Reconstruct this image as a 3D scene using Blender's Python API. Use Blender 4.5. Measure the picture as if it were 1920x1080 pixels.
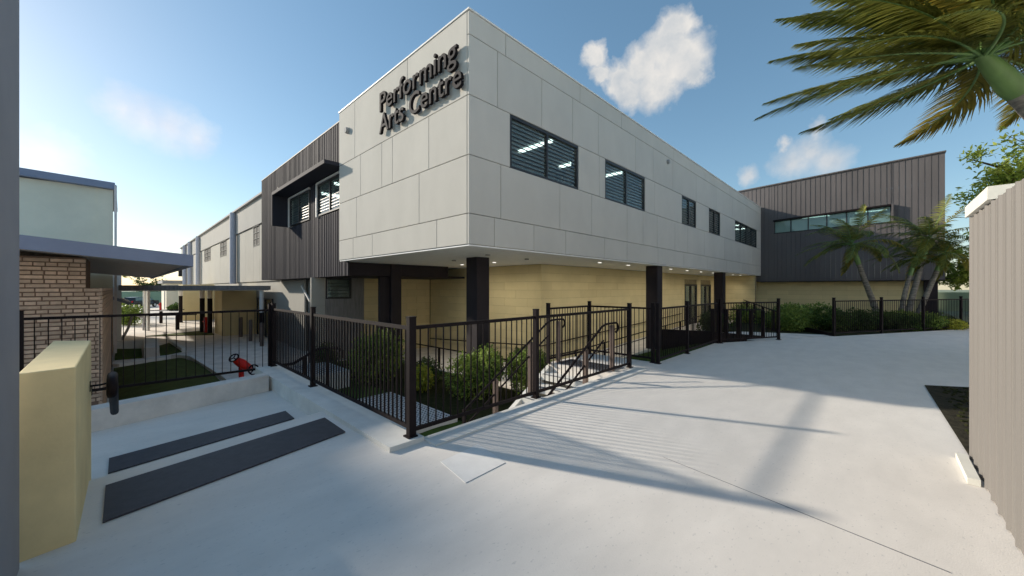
import bpy, bmesh, math, random
import numpy as np
from mathutils import Vector, Matrix
R = math.radians
for o in list(bpy.data.objects): bpy.data.objects.remove(o)
S = bpy.context.scene
COL = S.collection
rng = np.random.default_rng(7); random.seed(7)

# ------------------------------------------------------------------ camera
# world axes: X runs along the shaded long face, Y along the face with the sign
cam = bpy.data.cameras.new('camera'); camo = bpy.data.objects.new('camera', cam); COL.objects.link(camo)
camo.location = (-4.86, -5.91, 1.6); camo.rotation_euler = (R(90), 0, R(-45.9))
cam.sensor_width = 36; cam.lens = 13.3; cam.clip_start = 0.05; cam.clip_end = 3000
S.camera = camo
S.cycles.max_bounces = 12; S.cycles.diffuse_bounces = 8
S.render.resolution_x, S.render.resolution_y = 1024, 576

# ------------------------------------------------------------------ sky, sun, exposure
SUN_EL = R(20.7)
TO_SUN = Vector((-0.38 * math.cos(SUN_EL), 0.925 * math.cos(SUN_EL), math.sin(SUN_EL))).normalized()
SKY_STRENGTH, SUN_STRENGTH = 0.082, 2.0
S.view_settings.view_transform = 'Standard'; S.view_settings.look = 'None'
S.view_settings.exposure = 1.48; S.view_settings.gamma = 1.0; S.view_settings.use_curve_mapping = False
world = bpy.data.worlds.new('World'); S.world = world; world.use_nodes = True
WN, WL = world.node_tree.nodes, world.node_tree.links
WN.clear()
def wn(t, **k):
    n = WN.new(t)
    for a, b in k.items(): setattr(n, a, b)
    return n
sky = wn('ShaderNodeTexSky', sky_type='NISHITA', sun_disc=False)
sky.sun_elevation = SUN_EL; sky.sun_rotation = math.atan2(TO_SUN.x, TO_SUN.y)
sky.air_density = 1.0; sky.dust_density = 0.32; sky.ozone_density = 2.4; sky.altitude = 0
def wmath(op, a, b=None, clamp=False):
    n = wn('ShaderNodeMath', operation=op, use_clamp=clamp)
    for i, v in enumerate((a, b)):
        if v is None: continue
        if isinstance(v, (int, float)): n.inputs[i].default_value = v
        else: WL.new(v, n.inputs[i])
    return n.outputs[0]
tc = wn('ShaderNodeTexCoord')
n1 = wn('ShaderNodeTexNoise'); n1.inputs['Scale'].default_value = 12; n1.inputs['Detail'].default_value = 7; n1.inputs['Roughness'].default_value = 0.58
WL.new(tc.outputs['Generated'], n1.inputs['Vector'])
n2 = wn('ShaderNodeTexNoise'); n2.inputs['Scale'].default_value = 42; n2.inputs['Detail'].default_value = 6; n2.inputs['Roughness'].default_value = .6; WL.new(tc.outputs['Generated'], n2.inputs['Vector'])
def cloud_mask(lobes, warp, soft):
    sub = wn('ShaderNodeVectorMath', operation='SUBTRACT'); WL.new(n1.outputs['Color'], sub.inputs[0]); sub.inputs[1].default_value = (.5, .5, .5)
    sc = wn('ShaderNodeVectorMath', operation='SCALE'); WL.new(sub.outputs[0], sc.inputs[0]); sc.inputs['Scale'].default_value = warp
    sb = wn('ShaderNodeVectorMath', operation='MULTIPLY_ADD'); WL.new(n2.outputs['Color'], sb.inputs[0]); sb.inputs[1].default_value = (.03, .03, .03); WL.new(sc.outputs[0], sb.inputs[2])
    s2 = wn('ShaderNodeVectorMath', operation='SUBTRACT'); WL.new(sb.outputs[0], s2.inputs[0]); s2.inputs[1].default_value = (.015, .015, .015)
    ad = wn('ShaderNodeVectorMath', operation='ADD'); WL.new(tc.outputs['Generated'], ad.inputs[0]); WL.new(s2.outputs[0], ad.inputs[1])
    acc = None
    for (az, el, r) in lobes:      # azimuth from +Y towards +X, elevation, angular radius (degrees)
        c = (math.sin(R(az)) * math.cos(R(el)), math.cos(R(az)) * math.cos(R(el)), math.sin(R(el)))
        d = wn('ShaderNodeVectorMath', operation='DISTANCE'); WL.new(ad.outputs[0], d.inputs[0]); d.inputs[1].default_value = c
        q = wmath('SUBTRACT', 1.0, wmath('DIVIDE', d.outputs['Value'], R(r)))
        acc = q if acc is None else wmath('SMOOTH_MAX', acc, q)
        if acc.node.operation == 'SMOOTH_MAX': acc.node.inputs[2].default_value = 0.25
    return wmath('MULTIPLY', acc, 1.0 / soft, clamp=True)
CLOUDS = []   # filled in at the end of this block
def cloud(lobes, warp, soft, amount, lit, shade, strength):
    CLOUDS.append((cloud_mask(lobes, warp, soft), amount, lit, shade, strength))
cloud([(58.0, 31.0, 1.9), (59.2, 29.1, 1.8), (61.7, 27.9, 2.7), (65.0, 29.0, 3.0), (67.8, 30.8, 3.1), (69.5, 32.6, 2.5), (69.9, 29.0, 3.8), (66.7, 26.6, 3.6), (63.1, 26.2, 2.5), (71.5, 27.0, 2.0)], 0.062, 0.5, 1.0, (.93, .90, .86, 1), (.60, .65, .70, 1), 0.80)
cloud([(84.9, 17.9, 1.3), (84.4, 16.0, 2.4), (82.7, 15.2, 2.7), (85.7, 14.6, 2.7), (78.0, 14.4, 1.6), (81.4, 17.2, .9)], 0.06, 0.85, .8, (.90, .88, .86, 1), (.62, .67, .72, 1), 0.8)
cloud([(-.1, 18.4, 2.4), (1.7, 17.7, 3.2), (3.8, 17.2, 3.4), (5.9, 16.8, 2.6)], 0.06, 1.0, .55, (1.0, .93, .88, 1), (.80, .74, .77, 1), 1.0)
cloud([(-4.6, 12.2, 3.0), (-5.9, 12.3, 2.0)], 0.06, 1.1, .4, (1.0, .96, .92, 1), (.92, .88, .86, 1), 1.3)
gam = wn('ShaderNodeGamma'); gam.inputs[1].default_value = .78; WL.new(sky.outputs[0], gam.inputs[0])
bg = wn('ShaderNodeBackground'); hsv = wn('ShaderNodeHueSaturation'); hsv.inputs['Hue'].default_value = .49; hsv.inputs['Saturation'].default_value = 1.15; hsv.inputs['Value'].default_value = .97; WL.new(gam.outputs[0], hsv.inputs['Color'])
WL.new(hsv.outputs[0], bg.inputs[0]); bg.inputs[1].default_value = SKY_STRENGTH
shader = bg.outputs[0]
for m, amount, lit, shd, st in CLOUDS:
    mixc = wn('ShaderNodeMix', data_type='RGBA')
    f = wmath('MULTIPLY', wmath('SUBTRACT', n1.outputs['Fac'], .36), 3.2, clamp=True)
    WL.new(f, mixc.inputs['Factor']); mixc.inputs['A'].default_value = lit; mixc.inputs['B'].default_value = shd
    cb = wn('ShaderNodeBackground'); WL.new(mixc.outputs['Result'], cb.inputs[0]); cb.inputs[1].default_value = st * .40
    ms = wn('ShaderNodeMixShader'); WL.new(wmath('MULTIPLY', m, amount), ms.inputs[0]); WL.new(shader, ms.inputs[1]); WL.new(cb.outputs[0], ms.inputs[2])
    shader = ms.outputs[0]
out = wn('ShaderNodeOutputWorld'); WL.new(shader, out.inputs[0])
sun = bpy.data.lights.new('sun', 'SUN'); suno = bpy.data.objects.new('sun', sun); COL.objects.link(suno)
sun.energy = SUN_STRENGTH; sun.angle = R(1.9); sun.color = (1.0, .90, .76)
suno.rotation_euler = TO_SUN.to_track_quat('Z', 'Y').to_euler(); suno.location = (-10, 20, 30)

# ------------------------------------------------------------------ materials
MATS = {}
def mat(name, col, rough=.7, var=.12, scale=6., bump=0., bscale=60., spec=.3, metal=0., col2=None, island=0., stretch=(1, 1, 1), speck=None, objrand=0.):
    m = bpy.data.materials.new(name); m.use_nodes = True; MATS[name] = m
    N, L = m.node_tree.nodes, m.node_tree.links
    b = N['Principled BSDF']; b.inputs['Roughness'].default_value = rough; b.inputs['Metallic'].default_value = metal
    b.inputs['Specular IOR Level'].default_value = spec
    g = N.new('ShaderNodeNewGeometry')
    mp = N.new('ShaderNodeMapping'); mp.inputs['Scale'].default_value = stretch; L.new(g.outputs['Position'], mp.inputs['Vector'])
    n = N.new('ShaderNodeTexNoise'); n.inputs['Scale'].default_value = scale; n.inputs['Detail'].default_value = 6; n.inputs['Roughness'].default_value = .62
    L.new(mp.outputs[0], n.inputs['Vector'])
    c2 = col2 or tuple(c * (1 - 2.2 * var) for c in col)
    c1 = col if col2 else tuple(min(1, c * (1 + var)) for c in col)
    r = N.new('ShaderNodeValToRGB'); r.color_ramp.elements[0].position = .32; r.color_ramp.elements[1].position = .68
    r.color_ramp.elements[0].color = (*c2, 1); r.color_ramp.elements[1].color = (*c1, 1)
    L.new(n.outputs['Fac'], r.inputs[0]); colout = r.outputs[0]
    if island:
        hs = N.new('ShaderNodeHueSaturation'); L.new(colout, hs.inputs['Color'])
        mr = N.new('ShaderNodeMapRange'); L.new(g.outputs['Random Per Island'], mr.inputs['Value']); mr.inputs['To Min'].default_value = 1 - island; mr.inputs['To Max'].default_value = 1 + island
        L.new(mr.outputs[0], hs.inputs['Value']); colout = hs.outputs[0]
    if objrand:
        oi = N.new('ShaderNodeObjectInfo'); h2 = N.new('ShaderNodeHueSaturation'); L.new(colout, h2.inputs['Color'])
        m2 = N.new('ShaderNodeMapRange'); L.new(oi.outputs['Random'], m2.inputs['Value']); m2.inputs['To Min'].default_value = 1 - objrand; m2.inputs['To Max'].default_value = 1 + objrand
        L.new(m2.outputs[0], h2.inputs['Value']); colout = h2.outputs[0]
    if speck:      # (scale, threshold, colour): small stains and pits
        v = N.new('ShaderNodeTexNoise'); v.inputs['Scale'].default_value = speck[0]; v.inputs['Detail'].default_value = 3
        L.new(mp.outputs[0], v.inputs['Vector'])
        rr = N.new('ShaderNodeValToRGB'); rr.color_ramp.elements[0].position = speck[1]; rr.color_ramp.elements[1].position = speck[1] + .06
        L.new(v.outputs['Fac'], rr.inputs[0])
        mx = N.new('ShaderNodeMix'); mx.data_type = 'RGBA'; L.new(rr.outputs[0], mx.inputs['Factor']); L.new(colout, mx.inputs['A']); mx.inputs['B'].default_value = (*speck[2], 1)
        colout = mx.outputs['Result']
    L.new(colout, b.inputs['Base Color'])
    if bump:
        nb = N.new('ShaderNodeTexNoise'); nb.inputs['Scale'].default_value = bscale; nb.inputs['Detail'].default_value = 4
        L.new(mp.outputs[0], nb.inputs['Vector'])
        bp = N.new('ShaderNodeBump'); bp.inputs['Strength'].default_value = bump; bp.inputs['Distance'].default_value = .02
        L.new(nb.outputs['Fac'], bp.inputs['Height']); L.new(bp.outputs[0], b.inputs['Normal'])
    return m
def leafmat(name, c1, c2, trans=.35, island=.35, rough=.5):
    m = mat(name, c1, rough, col2=c2, scale=1.3, island=island, spec=.25)
    N, L = m.node_tree.nodes, m.node_tree.links
    b = N['Principled BSDF']; src = b.inputs['Base Color'].links[0].from_socket
    t = N.new('ShaderNodeBsdfTranslucent'); L.new(src, t.inputs[0])
    mx = N.new('ShaderNodeMixShader'); mx.inputs[0].default_value = trans
    L.new(b.outputs[0], mx.inputs[1]); L.new(t.outputs[0], mx.inputs[2]); L.new(mx.outputs[0], N['Material Output'].inputs[0])
    return m
def glassmat(name, tint, refl=.14, opacity=.25, body=(.05, .08, .085)):
    m = bpy.data.materials.new(name); m.use_nodes = True; MATS[name] = m
    N, L = m.node_tree.nodes, m.node_tree.links; N.remove(N['Principled BSDF'])
    t = N.new('ShaderNodeBsdfTransparent'); t.inputs[0].default_value = (*tint, 1)
    d = N.new('ShaderNodeBsdfDiffuse'); d.inputs[0].default_value = (*body, 1)
    g = N.new('ShaderNodeBsdfGlossy'); g.inputs['Roughness'].default_value = .03
    fr = N.new('ShaderNodeLayerWeight'); pw = N.new('ShaderNodeMath'); pw.operation = 'POWER'; pw.inputs[1].default_value = 4.; L.new(fr.outputs['Facing'], pw.inputs[0])
    a = N.new('ShaderNodeMath'); a.operation = 'MULTIPLY_ADD'; a.inputs[1].default_value = .6; a.inputs[2].default_value = refl; L.new(pw.outputs[0], a.inputs[0])
    m1 = N.new('ShaderNodeMixShader'); m1.inputs[0].default_value = opacity; L.new(t.outputs[0], m1.inputs[1]); L.new(d.outputs[0], m1.inputs[2])
    m2 = N.new('ShaderNodeMixShader'); L.new(a.outputs[0], m2.inputs[0]); L.new(m1.outputs[0], m2.inputs[1]); L.new(g.outputs[0], m2.inputs[2])
    L.new(m2.outputs[0], N['Material Output'].inputs[0]); return m
def emitmat(name, col, st):
    m = bpy.data.materials.new(name); m.use_nodes = True; MATS[name] = m
    b = m.node_tree.nodes['Principled BSDF']; b.inputs['Emission Color'].default_value = (*col, 1); b.inputs['Emission Strength'].default_value = st
    b.inputs['Base Color'].default_value = (*col, 1); return m
mat('pavement', (.77, .725, .67), .9, .035, 1.6, .09, 60, .12, stretch=(1, 2.0, 1), speck=(24., .635, (.64, .61, .57)))
mat('concrete', (.75, .70, .645), .85, .09, 2.2, .10, 40, .2, speck=(16., .72, (.5, .5, .5)))
mat('concrete_light', (.74, .73, .69), .85, .06, 3., .08, 40, .2)
mat('panel', (.585, .56, .51), .85, .028, 1.0, .03, 90, .06, stretch=(1, 1, .6), objrand=.025)
mat('joint', (.10, .10, .10), .9)
mat('white_trim', (.82, .80, .77), .5, .03)
mat('soffit', (.86, .86, .86), .7, .03)
mat('dark_cladding', (.043, .042, .054), .75, .08, .6, 0, 60, .12, stretch=(1, 1, .25))
mat('brown_cladding', (.140, .128, .127), .7, .08, .7, 0, 60, .15, stretch=(1, 1, .25))
mat('dark_column', (.030, .024, .029), .6, .08, 2, spec=.2)
mat('black_metal', (.014, .009, .010), .6, .1, 8, 0, 60, .15)
mat('sign_face', (.075, .068, .068), .75, .08, 8, 0, 60, .08)
mat('sign_metal', (.016, .014, .015), .75, .08, 8, 0, 60, .08)
mat('frame', (.030, .030, .032), .4, .08)
mat('yellow_block', (.72, .60, .34), .85, .025, 1.6, .12, 45, .15, objrand=.05)
mat('cream_render', (.84, .68, .37), .85, .06, 2.2, .08, 60, .15)
mat('mortar', (.33, .27, .16), .95)
mat('grey_wall', (.34, .335, .33), .8, .06, 1.5)
mat('grey_board', (.25, .24, .235), .85, .12, 5., .06, 30, stretch=(3, 3, .3))
mat('brick', (.72, .52, .39), .85, .10, 8., .25, 50, .15, objrand=.16)
mat('brick_mortar', (.26, .17, .125), .95, .1, 30)
mat('blue_fascia', (.27, .30, .41), .5, .04, 2)
mat('pink_soffit', (.84, .76, .72), .8, .05)
mat('cream_wall', (.90, .83, .66), .75, .04, .7)
mat('hall_wall', (.43, .415, .37), .9, .035, .7)
mat('hall_band', (.40, .39, .365), .9, .03, .7)
mat('pipe', (.46, .48, .56), .5, .04)
mat('pier', (.30, .30, .325), .7, .05, 1.5)
mat('turf', (.085, .115, .030), .95, .25, 3., .5, 120, .1, col2=(.060, .070, .020))
mat('lawn', (.085, .130, .028), .95, .2, 2.5, .5, 110, .1, col2=(.055, .085, .020))
mat('soil', (.060, .052, .034), .95, .3, 10., .9, 40, .1, col2=(.022, .020, .014))
mat('mulch', (.045, .045, .020), .95, .3, 8., .8, 50, .1, col2=(.020, .026, .008))
mat('rubber', (.055, .053, .062), .6, .10, 12., .08, 160, .35)
mat('tile_white', (.62, .62, .63), .7, .05, 4)
mat('stud', (.02, .02, .024), .6)
mat('tan_post', (.17, .125, .105), .7, .08, 4)
mat('red', (.62, .020, .014), .4, .06)
mat('road', (.30, .31, .33), .9, .06, .4)
mat('far_ground', (.30, .33, .22), .95, .15, .2)
mat('sheet', (.205, .19, .175), .6, .03, 1., 0, 60, .35, stretch=(1, 1, .3))
mat('cap', (.78, .76, .68), .6, .03)
mat('bark', (.27, .25, .22), .9, .25, 4., .5, 30, .1, stretch=(1, 1, 5))
mat('wood', (.10, .075, .05), .9, .2, 8., .4, 30)
mat('car_paint', (.012, .014, .017), .25, .05, 4, 0, 60, .6)
mat('tyre', (.015, .015, .016), .8)
mat('silver', (.55, .56, .58), .35, .05, 4, 0, 60, .5, .6)
mat('room_wall', (.52, .58, .57), .9, .02)
mat('interior_beam', (.10, .075, .065), .8)
mat('pale_green_wall', (.42, .50, .34), .9, .05, .6)
mat('grille', (.20, .20, .215), .7, .06)
leafmat('leaf_dark', (.10, .155, .036), (.048, .09, .020))
leafmat('leaf_mid', (.26, .34, .075), (.12, .19, .04))
leafmat('leaf_yellow', (.55, .52, .08), (.30, .34, .05))
leafmat('leaf_tree', (.52, .58, .11), (.24, .33, .06), .5)
leafmat('leaf_palm', (.26, .26, .055), (.10, .125, .028), .45, .35, .42)
leafmat('leaf_palm_old', (.36, .27, .045), (.15, .15, .032), .5, .35, .45)
leafmat('grass_blade', (.070, .120, .022), (.040, .070, .014), .3)
mat('crownshaft', (.155, .27, .085), .45, .12, 3., 0, 60, .4, stretch=(1, 1, .3))
glassmat('louvre_glass', (.80, .88, .86), .05, .30, (.21, .25, .24))
glassmat('window_glass', (.60, .76, .73), .08, .55, (.24, .37, .35))
mat('far_glass', (.035, .037, .04), .6, .1, 3., spec=.1)
glassmat('door_glass', (.5, .58, .56), .12, .35, (.12, .14, .14))
emitmat('lamp', (.95, 1.0, .98), 2)
emitmat('downlight', (1, .97, .9), .35)

# ------------------------------------------------------------------ helpers
W = {}        # world position of each object's origin
MESHES = {}
def tag(o, label=None, cat=None, group=None, kind=None):
    for k, v in (('label', label), ('category', cat), ('group', group), ('kind', kind)):
        if v: o[k] = v
    return o
def thing(name, loc, label, cat, group=None):
    o = bpy.data.objects.new(name, None); COL.objects.link(o); o.location = loc; o.empty_display_size = .2
    W[o] = Vector(loc); return tag(o, label, cat, group)
def link(name, me, loc, parent=None, rotz=0.):
    o = bpy.data.objects.new(name, me); COL.objects.link(o); loc = Vector(loc); W[o] = loc
    o.rotation_euler = (0, 0, rotz)
    if parent: o.parent = parent; o.location = loc - W[parent]
    else: o.location = loc
    return o
class MB:
    """collects geometry in world coordinates, built as one mesh object"""
    def __init__(s): s.v = []; s.f = []; s.mi = []; s.sm = []
    def add(s, vs, fs, m=0, smooth=False):
        b = len(s.v); s.v += [tuple(v) for v in vs]; s.f += [tuple(i + b for i in f) for f in fs]; s.mi += [m] * len(fs); s.sm += [smooth] * len(fs); return s
    def box(s, x0, x1, y0, y1, z0, z1, m=0):
        return s.add([(x0, y0, z0), (x1, y0, z0), (x1, y1, z0), (x0, y1, z0), (x0, y0, z1), (x1, y0, z1), (x1, y1, z1), (x0, y1, z1)],
                     [(0, 3, 2, 1), (4, 5, 6, 7), (0, 1, 5, 4), (1, 2, 6, 5), (2, 3, 7, 6), (3, 0, 4, 7)], m)
    def prism(s, poly, z0, z1, m=0):
        n = len(poly); a = sum(poly[i][0] * poly[(i + 1) % n][1] - poly[(i + 1) % n][0] * poly[i][1] for i in range(n))
        if a < 0: poly = poly[::-1]
        zz = lambda z, p: z(p[0], p[1]) if callable(z) else z
        vs = [(p[0], p[1], zz(z0, p)) for p in poly] + [(p[0], p[1], zz(z1, p)) for p in poly]
        return s.add(vs, [tuple(range(n))[::-1], tuple(range(n, 2 * n))] + [(i, (i + 1) % n, n + (i + 1) % n, n + i) for i in range(n)], m)
    def tube(s, pts, rad, seg=8, m=0, caps=True):
        pts = [Vector(p) for p in pts]; rs = rad if isinstance(rad, (list, tuple)) else [rad] * len(pts)
        vs = []; fs = []; ref = Vector((0, 0, 1))
        t0 = (pts[1] - pts[0]).normalized()
        if abs(t0.dot(ref)) > .95: ref = Vector((1, 0, 0))
        a = t0.cross(ref).normalized()
        for i, p in enumerate(pts):
            t = (pts[min(i + 1, len(pts) - 1)] - pts[max(i - 1, 0)]).normalized()
            a = (a - t * a.dot(t)).normalized(); b = t.cross(a)
            for k in range(seg):
                q = 2 * math.pi * k / seg; vs.append(p + (a * math.cos(q) + b * math.sin(q)) * rs[i])
        for i in range(len(pts) - 1):
            for k in range(seg):
                k2 = (k + 1) % seg; fs.append((i * seg + k, i * seg + k2, (i + 1) * seg + k2, (i + 1) * seg + k))
        s.add(vs, fs, m, True)
        if caps: s.add(vs[:seg], [tuple(range(seg))[::-1]], m); s.add(vs[-seg:], [tuple(range(seg))], m)
        return s
    def bar(s, a, b, w, h, m=0):
        """square bar from a to b, w across, h in the vertical plane"""
        a, b = Vector(a), Vector(b); t = (b - a).normalized(); up = Vector((0, 0, 1))
        if abs(t.z) > .99: up = Vector((0, 1, 0))
        x = t.cross(up).normalized() * w / 2; y = x.cross(t).normalized() * h / 2
        vs = [a - x - y, a + x - y, a + x + y, a - x + y, b - x - y, b + x - y, b + x + y, b - x + y]
        return s.add(vs, [(0, 1, 2, 3), (7, 6, 5, 4), (0, 4, 5, 1), (1, 5, 6, 2), (2, 6, 7, 3), (3, 7, 4, 0)], m)
    def build(s, name, mats, parent=None, origin=None, fix=True):
        if isinstance(mats, str): mats = [mats]
        v = np.array(s.v, dtype=float); c = (v.min(0) + v.max(0)) / 2 if origin is None else np.array(origin, dtype=float)
        if origin is None: c[2] = v[:, 2].min()
        me = bpy.data.meshes.new(name); me.from_pydata((v - c).tolist(), [], s.f)
        for m in mats: me.materials.append(MATS[m])
        me.polygons.foreach_set('material_index', s.mi); me.polygons.foreach_set('use_smooth', s.sm)
        if fix:
            bm = bmesh.new(); bm.from_mesh(me); bmesh.ops.recalc_face_normals(bm, faces=bm.faces); bm.to_mesh(me); bm.free()
        me.update(); return link(name, me, c, parent)
def box(name, x0, x1, y0, y1, z0, z1, m, parent=None, bevel=0., rotz=0.):
    """axis aligned box; alike sizes share one mesh"""
    x0, x1 = sorted((x0, x1)); y0, y1 = sorted((y0, y1)); z0, z1 = sorted((z0, z1))
    d = (round(x1 - x0, 3), round(y1 - y0, 3), round(z1 - z0, 3)); key = (d, m, bevel)
    if key not in MESHES:
        bm = bmesh.new(); bmesh.ops.create_cube(bm, size=1)
        bmesh.ops.scale(bm, vec=d, verts=bm.verts); bmesh.ops.translate(bm, vec=(0, 0, d[2] / 2), verts=bm.verts)
        if bevel: bmesh.ops.bevel(bm, geom=bm.edges[:], offset=bevel, segments=1, affect='EDGES')
        me = bpy.data.meshes.new(name); bm.to_mesh(me); bm.free(); me.materials.append(MATS[m]); MESHES[key] = me
    return link(name, MESHES[key], ((x0 + x1) / 2, (y0 + y1) / 2, z0), parent, rotz)
def fast_mesh(name, V, F, mname, parent=None, loc=None, smooth=False):
    """V (n,3), F (m,k) numpy"""
    V = np.asarray(V, dtype=np.float32); F = np.asarray(F, dtype=np.int32)
    c = (V.min(0) + V.max(0)) / 2; c[2] = V[:, 2].min()
    if loc is not None: c = np.array(loc, dtype=np.float32)
    me = bpy.data.meshes.new(name); k = F.shape[1]
    me.vertices.add(len(V)); me.vertices.foreach_set('co', (V - c).ravel())
    me.loops.add(F.size); me.loops.foreach_set('vertex_index', F.ravel())
    me.polygons.add(len(F)); me.polygons.foreach_set('loop_start', np.arange(0, F.size, k, dtype=np.int32)); me.polygons.foreach_set('loop_total', np.full(len(F), k, dtype=np.int32))
    me.update(calc_edges=True); me.materials.append(MATS[mname]); me.validate()
    return link(name, me, [float(x) for x in c], parent)
def ss(a, b, x):
    t = min(1, max(0, (x - a) / (b - a))); return t * t * (3 - 2 * t)

ZL = -1.25       # level of the lower court
# ------------------------------------------------------------------ ground
tag(MB().prism([(-900, -900), (900, -900), (900, 900), (-900, 900)], -1.6, -1.34).build('ground', 'far_ground'), kind='structure')
pv = [(-16, -26), (33, -26), (33, -16.3), (7.15, -2.50), (3.12, -2.50), (3.12, -.82), (1.5, -.82), (1.5, -2.48), (-2.62, -2.48), (-3.05, -2.5), (-3.05, -.72), (-5.06, -1.21), (-16, -3.9)]
tag(MB().prism(pv, -1.33, 0).build('pavement', 'pavement'), kind='structure')
tag(MB().prism([(-30, 2.9), (-2.8, 2.9), (-2.8, 3.6), (1, 9.4), (3.6, 9.4), (3.6, 17), (1.2, 17), (1.2, 70), (-30, 70)], -1.33, ZL).build('lower_court_paving', 'concrete'), kind='structure')
tag(MB().prism([(-30, 70.2), (40, 70.2), (40, 82), (-30, 82)], -1.33, ZL - .02).build('road', 'road'), kind='structure')
# sloping garden between the building and the fences
def gz(u, v):
    return -1.27 + ss(.8, 6, u) * (.35 * ss(1.2, .4, v) + .84 * ss(.9, -2.4, v))
us = np.linspace(-2.74, 29.5, 66); vs_ = np.linspace(-14.6, 9.3, 60)
mb = MB()
gv = [(u, v, min(gz(u, v), -.05) + .015 * math.sin(u * 5.1) * math.cos(v * 4.3) - (0.28 if v < -2.5 and u < 7 else 0)) for u in us for v in vs_]
mb.add(gv, [(i * 60 + j, (i + 1) * 60 + j, (i + 1) * 60 + j + 1, i * 60 + j + 1) for i in range(65) for j in range(59)], 0, True)
tag(mb.build('garden_ground', 'lawn'), kind='structure')
# mulch of the planting beds
for poly, z in (([(.25, .2), (2.68, -.3), (2.68, 6.5), (.3, 8.8), (.25, 6.9)], -1.22), ):
    tag(MB().prism(poly, z - .08, z).build('planting_bed', 'mulch'), kind='structure')
tag(MB().prism([(9.6, -3.5), (19.6, -8.9), (25, -8.9), (25, -.6), (12, -1.2)], -.2, -.012).build('planting_bed', 'mulch'), kind='structure')
tag(MB().prism([(8.6, -3.2), (9.5, -3.68), (11.7, -4.84), (12.0, -4.6), (11.0, -2.2), (9.6, -1.5)], -.25, -.006).build('path', 'concrete'), kind='structure')

# grass blades on the bank behind the fence
def blades(name, n, area, zf, h, m, label):
    u = rng.uniform(area[0], area[1], n); v = rng.uniform(area[2], area[3], n); z = np.array([zf(a, b) for a, b in zip(u, v)])
    a = rng.uniform(0, 6.28, n); hh = h * rng.uniform(.5, 1.2, n); w = .006
    P = np.stack([u, v, z], 1); dx = np.stack([np.cos(a), np.sin(a), a * 0], 1) * w
    tip = P + np.stack([rng.normal(0, .35, n) * hh, rng.normal(0, .35, n) * hh, hh], 1)
    V = np.concatenate([P - dx, P + dx, tip]); F = np.stack([np.arange(n), np.arange(n) + n, np.arange(n) + 2 * n], 1)
    return tag(fast_mesh(name, V, F, m), label, 'grass', kind='stuff')
blades('grass', 26000, (3.2, 11.0, -2.45, .9), lambda a, b: min(gz(a, b), -.05) - .01, .06, 'grass_blade', 'short green grass on the bank behind the black fence')

# skewed landing, its step, the low back wall and the kerb under the fence
def skew(u, v0): return v0 + (u + 4.95) * .237
tag(MB().prism([(-9.5, skew(-9.5, -1.19)), (-3.05, -.735), (-3.05, 1.62), (-9.5, -.28)], -1.3, -.17).build('landing', 'pavement'), kind='structure')
bw = MB().prism([(-9.5, -.30), (-3.10, 1.615), (-3.10, 1.90), (-9.5, -.02)], -1.3, .10).build('low_wall', 'concrete')
tag(bw, 'low concrete wall along the back of the sunken landing', 'wall')
kb = MB().prism([(-3.05, -2.5), (-2.66, -2.5), (-2.66, 2.85), (-3.05, 2.85)], -1.3, .05).build('kerb_wall', 'concrete_light')
tag(kb, 'flat concrete kerb wall carrying the dense dark fence', 'wall')
kb = MB().prism([(-2.655, -2.70), (2.3, -2.66), (2.3, -2.40), (-2.655, -2.44)], -.4, .018).build('kerb', 'concrete_light')
tag(kb, 'pale concrete kerb strip along the fence above the stairs', 'kerb')
def strip(pts, z, label):
    o = MB().prism(pts, z + .003, z + .016).build('rubber_strip', 'rubber'); tag(o, label, 'mat', 'dark strips on the steps')
strip([(-4.95, -1.45), (-3.13, -1.04), (-3.14, -1.68), (-4.95, -2.13)], 0, 'wide dark rubber strip on the upper pavement edge')
strip([(-4.95, -.66), (-3.24, -.25), (-3.23, .18), (-4.95, -.21)], -.17, 'narrower dark rubber strip on the sunken landing')
tag(MB().prism([(-2.82, -3.02), (-2.32, -2.97), (-2.42, -3.46), (-2.9, -3.48)], .001, .005).build('cover_slab', 'white_trim'), 'pale square cover slab lying on the pavement', 'slab')
# saw cut in the pavement: a thin dark groove filler
tag(MB().prism([(-1.296, -4.45), (-1.298, -4.45), (-1.625, -6.2), (-1.617, -6.2)], .001, .003).build('pavement_joint', 'grille'), kind='structure')

# ------------------------------------------------------------------ performing arts building
ZT, ZS = 7.17, 2.48
B = thing('arts_building', (0, 0, ZL), 'two storey white panelled arts building with an overhanging upper floor', 'building')
g = .006
def panels_right(z0, z1, cuts):
    for a, b in zip(cuts[:-1], cuts[1:]): box('wall_panel', a + g, b - g, -.03, .03, z0 + g, z1 - g, 'panel', B, .006)
def panels_left(z0, z1, cuts):
    for a, b in zip(cuts[:-1], cuts[1:]): box('wall_panel', -.03, .03, a + g, b - g, z0 + g, z1 - g, 'panel', B, .006)
UE = 26.08
panels_right(6.69, ZT, [-.03, 1.01, 3.89, 6.23, 10.51, 14.3, 18.4, 22.5, UE])
panels_right(5.48, 6.69, [-.03, .76, 2.25, 3.54, 4.83, 7.19, 8.57, 10.4, 13.1, 16.0, 19.0, 22.0, UE])
WINS = [(1.15, 3.82, 2, 11), (5.22, 7.92, 2, 11), (11.37, 13.09, 2, 10), (14.87, 16.67, 2, 10), (19.49, 24.87, 4, 10)]
for a, b in ((-.03, 1.15), (3.82, 4.89), (4.89, 5.22), (7.92, 8.71), (8.71, 11.37), (13.09, 14.87), (16.67, 19.49), (24.87, UE)): panels_right(4.28, 5.48, [a, b])
panels_right(3.10, 4.28, [-.03, .86, 2.98, 4.48, 6.59, 7.75, 8.92, 10.62, 12.04, 14.2, 17.4, 20.6, 23.6, UE])
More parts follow.
